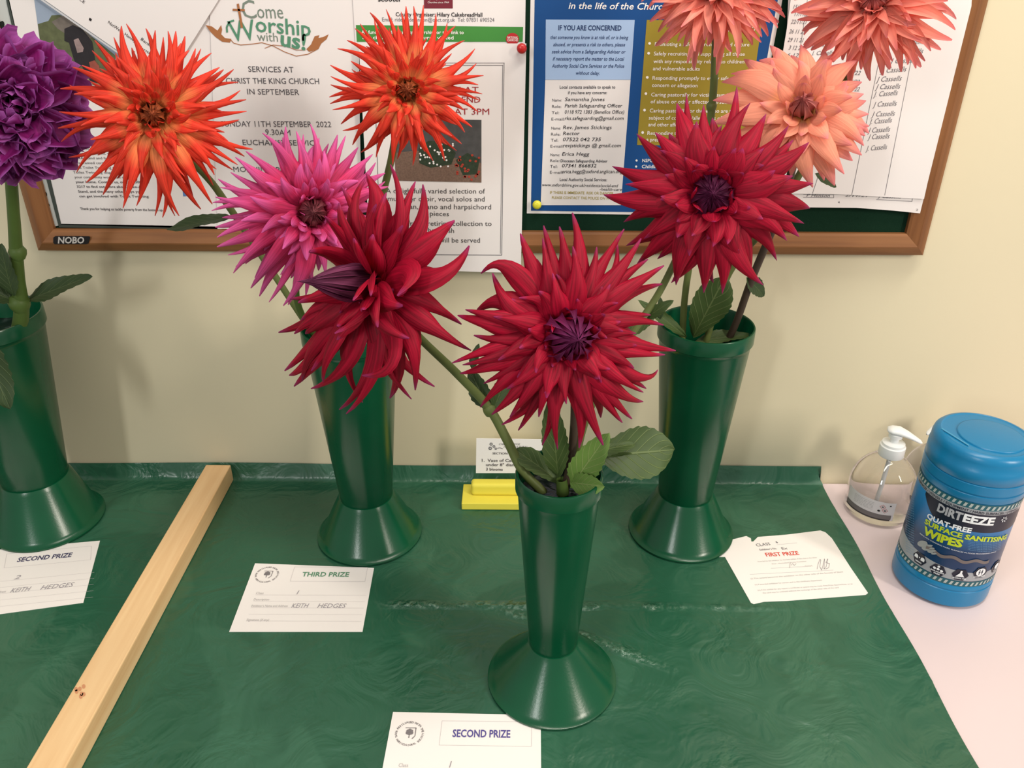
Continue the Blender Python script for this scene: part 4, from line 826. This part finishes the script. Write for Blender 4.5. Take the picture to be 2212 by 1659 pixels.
# ------------------------------------------------------------------ prize cards
def card(pts, label, z=.0009):
    S = table_plane(z); P = [S.p3(*S.uv(*p)) for p in pts]; c = sum(P) / len(P)
    r_ = root('prize_card', tuple(c), label, 'card', 'prize cards on the green sheet'); sheet('card', S, pts, PAPER_W, r_, .0004, .0002); return r_, S
def frame_uv(S, tl, tr, bl):
    a, b_, c = S.uv(*tl), S.uv(*tr), S.uv(*bl)
    return lambda u, v: a + (b_ - a) * u + (c - a) * v
def to_px(S, uv):
    p = S.p3(uv[0], uv[1], 0); c = ROT.T @ (p - CAM); return (PPX + F * c[0] / c[2], PPY + F * c[1] / c[2])
def emblem(r_, S, fr, asp, cx=.135, cy=.2, R=.088):
    q = MB(); a0 = fr(0, 0); ux = fr(1, 0) - a0; uy = (a0 - fr(0, 1)); Wd = np.hypot(*ux); ux = ux / Wd; uy = uy - uy.dot(ux) * ux; uy /= np.hypot(*uy)
    c = fr(cx, cy); R = R * Wd
    def put(V, Fc, rot, tx, ty, sc_, off=.0006):
        q.add([S.p3(*(c + ux * ((v[0] * math.cos(rot) - v[1] * math.sin(rot)) * sc_ + tx) + uy * ((v[0] * math.sin(rot) + v[1] * math.cos(rot)) * sc_ + ty)), off) for v in V], Fc)
    s = 'AFFILIATED WITH THE'; 
    for i, ch in enumerate(s):
        if ch == ' ': continue
        a = math.radians(155 - 145 * i / (len(s) - 1)); V, Fc = glyphs(ch, 0, .02); V = V - V.mean(0); put(V, Fc, a - math.pi / 2, R * math.cos(a), R * math.sin(a), R * .25)
    s = 'ROYAL HORTICULTURAL SOCIETY'
    for i, ch in enumerate(s):
        if ch == ' ': continue
        a = math.radians(170 + 190 * i / (len(s) - 1)); V, Fc = glyphs(ch, 0, .02); V = V - V.mean(0); put(V, Fc, a + math.pi / 2, R * math.cos(a), R * math.sin(a), R * .22)
    n = 12
    for kk, (bx, by, br) in enumerate([(0, .1, .22), (-.15, .05, .14), (.15, .05, .14), (0, .25, .16), (-.13, .2, .13), (.13, .2, .13)]):
        put([(br * math.cos(2 * math.pi * i / n) + bx, br * math.sin(2 * math.pi * i / n) + by) for i in range(n)], [tuple(range(n))], 0, 0, 0, R, .0006 + kk * .00006)
    put([(-.03, -.1), (.03, -.1), (.04, -.38), (-.04, -.38)], [(3, 2, 1, 0)], 0, 0, 0, R)
    put([(-.35, .52), (.47, .52), (.47, .46), (-.35, .46)], [(3, 2, 1, 0)], 0, 0, 0, R); put([(.41, .5), (.47, .5), (.47, -.2), (.41, -.2)], [(3, 2, 1, 0)], 0, 0, 0, R); put([(.41, -.2), (.47, -.2), (.3, -.45), (.2, -.45)], [(3, 2, 1, 0)], 0, 0, 0, R)
    q.obj('emblem', mat('emblem_grey', (130, 124, 126), .6), r_, label='round society emblem of a tree')
def cline(q, S, fr, s, u0, u1, v, ch, **k):
    p0 = to_px(S, fr(u0, v)); p1 = to_px(S, fr(u1, v)); a = fr(u0, v); b_ = fr(u0, v - ch)
    q0 = to_px(S, b_); V, Fc = glyphs(s, k.get('shear', 0), k.get('bold', 0))
    d = fr(u1, v) - a; Ln = np.hypot(*d); d /= Ln; nn = np.array([-d[1], d[0]]); h_ = abs((b_ - a).dot(nn))
    x0, x1 = V[:, 0].min(), V[:, 0].max()
    q.add([S.p3(*(a + d * ((p[0] - x0) / (x1 - x0) * Ln) + nn * (p[1] / CAPH * h_)), .0006) for p in V], Fc)
def rline(q, S, fr, u0, v0, u1, v1, w_=.0004):
    a, b_ = fr(u0, v0), fr(u1, v1); d = b_ - a; d /= np.hypot(*d); nn = np.array([-d[1], d[0]]) * w_ / 2
    q.add([S.p3(*p, .0005) for p in (a - nn, b_ - nn, b_ + nn, a + nn)], [(0, 1, 2, 3)])
VIO = mat('violet_print', (88, 80, 150), .6); GRNP = mat('green_print', (100, 150, 118), .6); REDP = mat('red_prize_print', (226, 88, 72), .6)
INK2 = mat('faint_ink', (206, 200, 202), .6)
def prizecard(pts, tl, tr, bl, label, title, tm_, name, cls):
    r_, S = card(pts, label); fr = frame_uv(S, tl, tr, bl); emblem(r_, S, fr, 1)
    q = MB(); cline(q, S, fr, title, .42, .80, .225, .065, bold=.02); q.obj('lettering', tm_, r_)
    q = MB()
    for v0, v1, u0, u1 in [(.08, .08, .34, .94), (.30, .30, .34, .94)]: rline(q, S, fr, u0, v0, u1, v1)
    rline(q, S, fr, .34, .08, .34, .30); rline(q, S, fr, .94, .08, .94, .30)
    for v in (.50, .59, .68, .77, .86): rline(q, S, fr, .1, v, .97, v, .0003)
    q.obj('ruled_line', INK2, r_)
    q = MB()
    for s, v, u1 in [('Class', .49, .16), ('Description', .58, .22), ("Exhibitor's Name and Address", .67, .38), ('Signature (if any)', .86, .27)]: cline(q, S, fr, s, .1, u1, v, .03)
    q.obj('small_print', INKL, r_)
    q = MB()
    cline(q, S, fr, cls, .42, .435 if cls == '1' else .46, .49, .055, shear=.2); q.obj('handwriting', mat('pencil_grey', (164, 158, 164), .6), r_); q = MB()
    if name:
        cline(q, S, fr, 'KEITH', .41, .54, .68, .06, shear=.25); cline(q, S, fr, 'HEDGES', .61, .83, .68, .06, shear=.25)
        q.obj('handwriting', mat('pencil_grey', (164, 158, 164), .6), r_)
prizecard([(551, 1217), (808, 1227), (783, 1365), (495, 1365)], (551, 1214), (812, 1215), (495, 1365), 'white prize card reading THIRD PRIZE below the middle vase', 'THIRD PRIZE', GRNP, 1, '1')
p0, p1_, pL, pR = (849, 1538), (1168, 1553), (800, 1800), (1170, 1810)
prizecard([p0, (1168, 1545), pR, pL], (849, 1538), (1168, 1542), pL, 'white prize card reading SECOND PRIZE under the front vase foot', 'SECOND PRIZE', VIO, 0, '1')
prizecard([(-120, 1198), (216, 1168), (180, 1302), (-170, 1350)], (-88, 1196), (216, 1168), (-128, 1346), 'white prize card reading SECOND PRIZE at far left, partly cut off', 'SECOND PRIZE', mat('dark_violet_print', (72, 70, 104), .6), 1, '2')
r_, S = card([(1540, 1176), (1584, 1165), (1612, 1158), (1622, 1163), (1623, 1170), (1627, 1170), (1637, 1160), (1700, 1155), (1772, 1146), (1783, 1150), (1797, 1163), (1836, 1224), (1875, 1281), (1870, 1285), (1700, 1298), (1650, 1300), (1628, 1305), (1622, 1302), (1566, 1203), (1520, 1203)],
                 'white paper reading FIRST PRIZE with torn corner beside the right vase')
q = MB()
def T3(s, a, b_, cap, q, **k): text(q, S, s, a, b_, cap, .0006, **k)
T3('FIRST PRIZE', (1656, 1203), (1727, 1199), 8, q, bold=.015); q.obj('lettering', REDP, r_)
q = MB(); T3('CLASS', (1635, 1181), (1665, 1178), 6, q, bold=0); T3('1', (1679, 1174), (1681, 1173), 5, q, bold=0)
T3('Exhibitor\'s No.', (1642, 1190), (1679, 1187), 4, q); T3('Ex', (1690, 1188), (1702, 1187), 5, q)
q.obj('lettering', INKG, r_)
q = MB(); T3('Awarded to the exhibitor for the best exhibit of this class in the show', (1637, 1215), (1765, 1206), 2.6, q); T3('Show - Horticultural Society Committee', (1668, 1220), (1742, 1214), 2.6, q); T3('Steward', (1740, 1225), (1755, 1224), 3, q)
T3('(i) The award becomes the exhibitor on the other side of the Society of Show', (1622, 1252), (1822, 1237), 2.8, q); T3('(ii) If awarded exhibitor for certain and to the certificate department', (1631, 1265), (1776, 1255), 2.8, q)
T3('(iii) If the exhibit for any reason a certificate or award may be made, First Prize, Second Prize, or an', (1637, 1277), (1842, 1263), 2.8, q); T3('the card may be withheld without the exchange of the other side of the card', (1648, 1283), (1812, 1271), 2.8, q)
q.obj('small_print', INKL, r_)
q = MB(); linep(q, S, [(1706, 1228), (1707, 1216)], 1.2, .0006); linep(q, S, [(1709, 1222), (1712, 1218), (1716, 1222), (1720, 1218)], 1, .0006); q.obj('handwriting', INKL, r_); q = MB()
linep(q, S, [(1765, 1230), (1767, 1220), (1771, 1209), (1773, 1210), (1771, 1225), (1775, 1232), (1779, 1218), (1781, 1208), (1780, 1230), (1785, 1224), (1788, 1208), (1784, 1216), (1792, 1218), (1790, 1227), (1783, 1230)], 1.1, .0006); q.obj('signature', mat('pencil_sig', (176, 172, 176), .6), r_)
q = MB(); linep(q, S, [(1665, 1228), (1740, 1224)], .8); linep(q, S, [(1620, 1241), (1800, 1232)], .8); linep(q, S, [(1678, 1177), (1722, 1173)], .8); q.obj('ruled_line', INK2, r_)

# ------------------------------------------------------------------ yellow label holder
YEL = mat('yellow_foam', (236, 222, 84), .55, .3)
hr = root('label_holder', (-.007, -.062, .001), 'yellow card holder block behind the front vase', 'holder')
bev(MB().box((-.0815, -.085, .0012), (.0700, -.035, .0130)).obj('base_block', YEL, hr), .0012)
bev(MB().box((-.0680, -.0665, .0131), (.0560, -.0475, .034)).obj('upper_block', YEL, hr), .005, 4)
S = wall_plane(-.056); z0 = .020
a = onpl(1029, 947, S.P, S.N)
ic = root('class_card', (-.011, -.0566, .0342), 'small white class card reading Vase of Cactus standing in yellow holder', 'card')
sheet('card', S, [(1029, 947), (1186, 949), (1183, 1022), (1028, 1022)], PAPER_W, ic, .0006)
q = MB(); text(q, S, 'SECTION A - FLOWERS', (1064, 981), (1146, 982), 4.2, .0005, 0, .01)
for s, x0, x1, y in [('1.  Vase of Cactus Dahlias', 1041, 1160, 997), ('under 8" diameter', 1050, 1134, 1006.5), ('3 blooms', 1050, 1086, 1016)]: text(q, S, s, (x0, y), (x1, y + .5), 6, .0005, 0, .012)
q.obj('lettering', mat('card_ink', (84, 78, 82), .6), ic)
q = MB(); text(q, S, 'CHILTERN EDGE', (1078, 961), (1124, 961), 4, .0005, .3, 0); text(q, S, 'HORTICULTURAL', (1088, 967), (1140, 967), 4, .0005, .3, 0); text(q, S, 'SOCIETY', (1110, 973), (1138, 973), 4, .0005, .3, 0)
for x, y, rr_ in [(1061, 959, 4), (1059, 968, 4.5), (1067, 964, 3.5), (1071, 969, 3)]: 
    for k in range(6): ellp(q, S, x + rr_ * .6 * math.cos(k * 1.05), y + rr_ * .6 * math.sin(k * 1.05), rr_ * .33, rr_ * .33, .0005, 6)
linep(q, S, [(1074, 968), (1080, 967), (1086, 969)], 1.2, .0005)
q.obj('emblem', INKG, ic)

# ------------------------------------------------------------------ wipes tub
cx, cy, r0 = .572, -.224, .0595
BLU = mat('tub_blue', (10, 122, 172), .32, .5, bump=.05, bscale=300); BLU2 = mat('lid_line', (6, 96, 140), .4)
tu = root('wipes_tub', (cx, cy, 0), 'tall blue tub of surface wipes at the right edge', 'tub')
prof = [(.0005, .0012), (r0 - .004, .0008), (r0 - .0005, .003), (r0, .006), (r0, .0265), (r0 - .0012, .0275), (r0 - .0012, .0285), (r0 - .0002, .0295), (r0 - .0002, .036), (r0 - .0010, .037), (r0 - .0010, .165), (r0 - .0002, .166), (r0 - .0002, .174), (r0 - .0015, .175), (r0 - .0015, .1765)]
V, Fc = lathe((cx, cy, 0), prof, 96); obj('body', V, Fc, BLU, tu, smooth=True).modifiers.new('edge', 'EDGE_SPLIT').split_angle = math.radians(40)
prof = [(r0 - .0015, .1766), (r0 + .0003, .1772), (r0 + .0003, .189), (r0 - .0008, .1896), (r0 - .0008, .1902), (r0 + .0001, .191), (r0 - .0002, .207), (r0 - .0010, .2078), (r0 - .0012, .218), (r0 - .0025, .2235), (r0 - .0055, .227), (r0 - .0095, .2283), (r0 - .0105, .2275), (r0 - .0125, .2275), (.0005, .2276)]
V, Fc = lathe((cx, cy, 0), prof, 96); ld = obj('lid', V, Fc, BLU, tu, smooth=True); ld.modifiers.new('edge', 'EDGE_SPLIT').split_angle = math.radians(50)
V, Fc = lathe((cx + .004, cy - .004, 0), [(.0005, .2292), (.036, .2292), (.0375, .2288), (.0378, .2274)], 64); obj('flip_cap', V, Fc, BLU, tu, smooth=True)
MB().box((cx + .030, cy - .030, .2276), (cx + .048, cy - .010, .2290)).obj('cap_notch', BLU2, tu)
V, Fc = tube([(cx - .049, cy + .012, .2285), (cx - .034, cy - .026, .2285)], .0009, 8); obj('hinge', V, Fc, mat('hinge_line', (90, 170, 205), .3), tu)
S = Cyl((cx, cy, 0), r0 - .0010, math.radians(236))
def band(name, z0, z1, off, m, parent, u0=-.11, u1=.11, n=60, label=None, edge=None):
    V = []; 
    for k in range(n + 1):
        u = u0 + (u1 - u0) * k / n; zz0, zz1 = z0, z1
        if edge: zz0, zz1 = edge(u)
        V += [S.p3(u, zz0, off), S.p3(u, zz1, off)]
    Fc = [(2 * k, 2 * k + 2, 2 * k + 3, 2 * k + 1) for k in range(n)]
    return obj(name, V, Fc, m, parent, smooth=True, label=label)
SIL = mat('label_silver', (160, 164, 170), .35, .5); NAVY = mat('label_navy', (14, 20, 44), .35, .5); TEAL = mat('hazard_teal', (32, 92, 104), .4)
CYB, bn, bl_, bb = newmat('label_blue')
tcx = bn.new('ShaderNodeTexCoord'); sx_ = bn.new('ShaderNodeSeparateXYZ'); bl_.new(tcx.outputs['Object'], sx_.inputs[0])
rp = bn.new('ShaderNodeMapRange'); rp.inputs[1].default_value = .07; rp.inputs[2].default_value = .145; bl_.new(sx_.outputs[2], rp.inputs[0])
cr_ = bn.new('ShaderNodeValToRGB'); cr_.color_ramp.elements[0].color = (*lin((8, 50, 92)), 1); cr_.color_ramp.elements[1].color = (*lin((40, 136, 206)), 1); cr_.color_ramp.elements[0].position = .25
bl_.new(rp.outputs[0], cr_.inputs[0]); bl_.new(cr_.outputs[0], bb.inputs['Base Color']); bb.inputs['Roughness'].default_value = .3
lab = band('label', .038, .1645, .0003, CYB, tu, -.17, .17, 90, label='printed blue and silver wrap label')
band('silver_band', .045, .068, .0005, SIL, tu, -.17, .17, 90, edge=lambda u: (.046, .066 + .006 * math.cos(u * 18 + 2.2)))
band('hazard_band', .037, .0455, .0006, TEAL, tu, -.17, .17, 90); band('hazard_band', .156, .1645, .0006, TEAL, tu, -.17, .17, 90)
band('strip', .1500, .156, .0006, SIL, tu, -.17, .17, 90)
band('name_panel', .122, .1502, .0005, NAVY, tu, -.047, .17, 80, edge=lambda u: (.1235 + .022 * max(0, (-.022 - u) / .025) ** 1.6, .1503))
for z0_, z1_ in ((.0385, .0440), (.1575, .1630)):
    q = MB()
    for k in range(-26, 27):
        u = k * .0062; q.add([S.p3(u, z0_, .0009), S.p3(u + .003, z0_, .0009), S.p3(u + .0048, z1_, .0009), S.p3(u + .0018, z1_, .0009)], [(0, 1, 2, 3)])
    tag(q.obj('hazard_stripes', mat('stripe_silver', (176, 186, 184), .4), tu), kind='stuff')
def ctext(name, s, a, b_, cap, m, **k): 
    q = MB(); text(q, S, s, a, b_, cap, .0010, **k); return q.obj(name, m, tu)
def utext(name, t_, u0, u1, v, cap, m, bold=0., dv=0., arch=0.):
    Vg, Fg = glyphs(t_, 0, bold); x0, x1 = Vg[:, 0].min(), Vg[:, 0].max()
    return MB().add([S.p3(u0 + (p[0] - x0) / (x1 - x0) * (u1 - u0), v + dv * (p[0] - x0) / (x1 - x0) + arch * math.sin(math.pi * (p[0] - x0) / (x1 - x0)) + p[1] / CAPH * cap, .0011) for p in Vg], Fg).obj(name, m, tu)
WHT = mat('label_white', (236, 240, 244), .4); LIME = mat('label_lime', (196, 214, 40), .4)
utext('brand_lettering', 'DIRT', -.0250, .0040, .1360, .0108, mat('brand_grey', (176, 178, 184), .35), .045); utext('white_lettering', 'EEZE', .0048, .0395, .1360, .0108, WHT, .045)
utext('white_lettering', 'QUAT-FREE', -.0345, .0176, .1185, .0068, WHT, .04, .0035)
utext('lime_lettering', 'SURFACE SANITISING', -.0352, .0700, .1090, .0068, LIME, .04, -.002, .0035); utext('lime_lettering', 'WIPES', -.0335, .0132, .0945, .0108, LIME, .05, .0035)
utext('white_small_print', 'IDEAL FOR CLEANING HARD SURFACES IN FOOD PROCESSING AREAS', -.037, .058, .0905, .0017, WHT)
q = MB()
for i in range(6):
    a_ = i * math.pi / 3; c0 = S.uv(2168, 1121); q.add([S.p3(c0[0] + .0042 * math.cos(a_ + d_) * k_, c0[1] + .0042 * math.sin(a_ + d_) * k_, .0011) for d_, k_ in ((-.3, .45), (-.16, 1), (.16, 1), (.3, .45))], [(0, 1, 2, 3)])
q.obj('snowflake_emblem', WHT, tu)
q = MB(); utext('black_lettering', 'SURFACES / UTENSILS / EQUIPMENT / HARD SURFACES / UTENSILS', -.068, .072, .1512, .0034, NAVY, .02)
q = MB()
for i in range(7): text(q, S, 'ipsum lorem dolor sit amet elit'.replace('ipsum', 'cleans').replace('lorem', 'hard').replace('dolor', 'and').replace('sit', 'soft').replace('amet', 'food').replace('elit', 'safe'), (2090, 1166 + i * 3.4), (2160, 1164 + i * 3.4), 1.8, .0011)
for i in range(24):
    x = 1960 + (i % 3) * 4; text(q, S, 'wipe clean hard', (1958 + i * .2 * 0, 1070 + i * 5.2), (1976, 1080 + i * 5.2), 2.4, .0011)
q.obj('pale_small_print', mat('label_pale', (110, 160, 200), .4), tu)
q = MB(); HAND = MB()
for k in range(3):
    ua, ub = np.array([-.024, .0800 - k * .0016]), np.array([.052, .0800 - k * .0016])
    pts = [ua + (ub - ua) * i / 48 + np.array([0, .0021 * math.sin(i / 2.6)]) for i in range(49)]
    for a_, b_ in zip(pts[:-1], pts[1:]):
        q.add([S.p3(a_[0], a_[1] - .0008, .0011), S.p3(b_[0], b_[1] - .0008, .0011), S.p3(b_[0], b_[1] + .0008, .0011), S.p3(a_[0], a_[1] + .0008, .0011)], [(0, 1, 2, 3)])
q.obj('wavy_lines', mat('label_taupe', (116, 106, 104), .4), tu)
q = MB()
for x, y, a_, b_ in [(1994, 1174, 11, 7), (2003, 1182, 11, 7), (2011, 1189, 7, 5)]:
    ellp(q, S, x, y, a_, b_, .0011, 16)
for x, y in [(2010, 1178), (2014, 1184), (2017, 1189), (2018, 1195)]: ellp(q, S, x, y, 6, 2.2, .0012, 10)
q.obj('hand_print', mat('label_hand', (156, 160, 160), .4), tu)
for (x, y, kind) in [(1987, 1206, 0), (2026, 1231, 1), (2074, 1241, 2), (2117, 1236, 3), (2150, 1222, 4)]:
    c0 = S.uv(x, y); q = MB(); q.add([S.p3(c0[0] + .0098 * math.cos(k * math.pi / 3), c0[1] + .0098 * math.sin(k * math.pi / 3), .0011) for k in range(6)], [tuple(range(6))])
    hx = q.obj('hexagon', NAVY, tu); q = MB()
    def dot(u, v, r_, n=10): q.add([S.p3(c0[0] + u + r_ * math.cos(2 * math.pi * k / n), c0[1] + v + r_ * math.sin(2 * math.pi * k / n), .0014) for k in range(n)], [tuple(range(n))])
    def quad(P): q.add([S.p3(c0[0] + a_, c0[1] + b_, .0014) for a_, b_ in P], [tuple(range(len(P)))])
    if kind == 0: dot(-.0045, .002, .0026); dot(.0045, .002, .0026); dot(0, .002, .001); quad([(-.007, -.001), (-.002, -.001), (-.002, .002), (-.007, .002)]); quad([(.002, -.001), (.007, -.001), (.007, .002), (.002, .002)])
    if kind == 1: dot(0, .0062, .0016); dot(-.0042, .0022, .0018); dot(0, .0022, .0018); dot(.0042, .0010, .0018)
    if kind == 2: quad([(-.0052, -.003), (.0052, -.003), (.0012, .003), (.0010, .0072), (-.0010, .0072), (-.0012, .003)])
    if kind == 3: dot(0, .001, .0062, 16)
    if kind == 4: dot(0, .001, .0045, 12)
    for s, v in ([('LEMON', -.0058)], [('BIGUANIDE', -.0030), ('FREE', -.0062)], [('ALCOHOL FREE', -.0062)], [('FOOD SAFE', -.0070)], [('ODOUR', -.006)])[kind]:
        Vg, Fg = glyphs(s, 0, .03); x0, x1 = Vg[:, 0].min(), Vg[:, 0].max(); w_ = .0017 * len(s) if len(s) < 8 else .0155
        q.add([S.p3(c0[0] + ((p[0] - x0) / (x1 - x0) - .5) * w_, c0[1] + v + p[1] / CAPH * .0019, .0014) for p in Vg], Fg)
    q.obj('hexagon_icon', WHT, hx)
    if kind == 3:
        q = MB(); dot(-.0018, .001, .0012, 8); dot(.0018, .001, .0012, 8); quad([(-.0022, -.003), (-.0014, -.003), (-.0014, .005), (-.0022, .005)]); quad([(.0014, -.003), (.0022, -.003), (.0022, .005), (.0014, .005)])
        q.v = [tuple(np.array(v)) for v in q.v]; q.obj('fork_icon', NAVY, hx).location = (-.0003 * .56, -.0003 * .83, 0)

# ------------------------------------------------------------------ sanitiser bottles
CLEAR = glassy('clear_gel_plastic', (.86, .86, .86), .04, 1.14); CLEAR.node_tree.nodes['Principled BSDF'].inputs['Coat Weight'].default_value = 1; CLEAR.node_tree.nodes['Principled BSDF'].inputs['Coat Roughness'].default_value = .05; WP = mat('white_pump_plastic', (238, 240, 240), .35, .5)
TUBEM = mat('pale_tube', (214, 214, 214), .4)
def bottle(x, y, sc_, rot, label, lab_=True):
    r_ = root('pump_bottle', (x, y, .0005), label, 'bottle', 'sanitiser pump bottles')
    R_ = .047 * sc_
    outer = [(.0006, .0010), (R_ - .004, .0005), (R_, .004), (R_, .046), (R_ * .985, .054), (R_ * .93, .064), (R_ * .82, .075), (R_ * .67, .084), (R_ * .50, .0915), (R_ * .40, .0955), (.0155, .0965), (.0150, .104), (.0004, .104)]
    outer = [(a, b_ * (1.0 if a > .0 else 1)) for a, b_ in outer]
    V, Fc = lathe((x, y, .0005), outer, 64); bo = obj('bottle_body', V, Fc, CLEAR, r_, smooth=True, label='clear plastic bottle')
    V, Fc = lathe((x, y, .0005), [(.0172, .098), (.0178, .099), (.0176, .114), (.0160, .1155), (.0156, .119), (.0120, .1205), (.006, .1208), (.006, .128), (.0095, .1285), (.0100, .134), (.002, .136)], 40)
    obj('collar', V, Fc, WP, r_, smooth=True).modifiers.new('edge', 'EDGE_SPLIT').split_angle = math.radians(40)
    # pump head: flattened spout
    V = []; n = 16; prof = [(-.013, .001, .001), (-.012, .007, .0035), (-.006, .0105, .0055), (.004, .0108, .006), (.015, .0085, .005), (.026, .006, .0038), (.034, .004, .003), (.0365, .001, .001)]
    for k, (l_, wd, ht) in enumerate(prof):
        for i in range(n):
            a = 2 * math.pi * i / n; lx = l_; ly = wd * math.cos(a); lz = .1395 + ht * math.sin(a) * .9 - .00018 * max(0, l_ * 1000 - 4) ** 1.25
            V.append((x + lx * math.cos(rot) - ly * math.sin(rot), y + lx * math.sin(rot) + ly * math.cos(rot), lz))
    Fc = [(k * n + i, k * n + (i + 1) % n, (k + 1) * n + (i + 1) % n, (k + 1) * n + i) for k in range(len(prof) - 1) for i in range(n)]
    obj('pump_head', V, Fc, WP, r_, smooth=True)
    V, Fc = tube([(x, y, .098), (x - .004, y - .006, .05), (x - .010, y - .012, .006)], .0028, 10); obj('dip_tube', V, Fc, TUBEM, r_, smooth=True)
    if lab_:
        Sx = Cyl((x, y, .0005), R_, math.radians(236)); 
        def bnd(nm, z0, z1, u0, u1, m, off=.0004):
            V = []; n = 30
            for k in range(n + 1):
                u = u0 + (u1 - u0) * k / n; V += [Sx.p3(u, z0, off), Sx.p3(u, z1, off)]
            return obj(nm, V, [(2 * k, 2 * k + 2, 2 * k + 3, 2 * k + 1) for k in range(n)], m, r_, smooth=True)
        bnd('paper_label', .0135, .045, -.045, .030, mat('label_paper', (214, 210, 212), .5))
        bnd('grey_band', .0160, .0235, -.045, .027, mat('label_grey', (112, 106, 106), .5), .0006); bnd('dark_band', .0135, .0160, -.045, .026, mat('label_dark', (60, 56, 58), .5), .0006)
        q = MB()
        for i in range(6):
            V_, F_ = glyphs(['antibacterial hand', 'sanitiser gel with', 'moisturiser apply', 'to hands and rub', 'until dry keep off', 'eyes and children'][i]); x0, x1 = V_[:, 0].min(), V_[:, 0].max()
            q.add([Sx.p3(-.030 + (p[0] - x0) / (x1 - x0) * .030, .0400 - i * .0024 + p[1] * .0014, .0006) for p in V_], F_)
        q.obj('small_print', INKG, r_)
        q = MB()
        for cu_, cv_ in ((.0125, .0370), (.0165, .0310)):
            for k in range(4):
                a0_, a1_ = k * math.pi / 2, (k + 1) * math.pi / 2
                q.add([Sx.p3(cu_ + .0042 * math.cos(a_) * s_, cv_ + .0042 * math.sin(a_) * s_, .0007) for a_, s_ in ((a0_, .82), (a0_, 1), (a1_, 1), (a1_, .82))], [(0, 1, 2, 3)])
        q.obj('hazard_diamond', mat('diamond_red', (188, 92, 96), .5), r_)
        q = MB()
        for cu_, cv_, s_ in ((.0125, .0370, .0014), (.0165, .0310, .0016), (.0085, .0295, .0022), (.0225, .0400, .0014)):
            q.add([Sx.p3(cu_ + s_ * math.cos(k * 1.047), cv_ + s_ * .8 * math.sin(k * 1.047), .0008) for k in range(6)], [tuple(range(6))])
        q.obj('hazard_icon', INK, r_)
    return r_
bottle(.5446, -.074, 1.0, math.radians(-18), 'clear sanitiser pump bottle standing left of the blue tub')
bottle(.630, -.049, .92, math.radians(200), 'clear sanitiser pump bottle mostly hidden behind the blue tub', False)
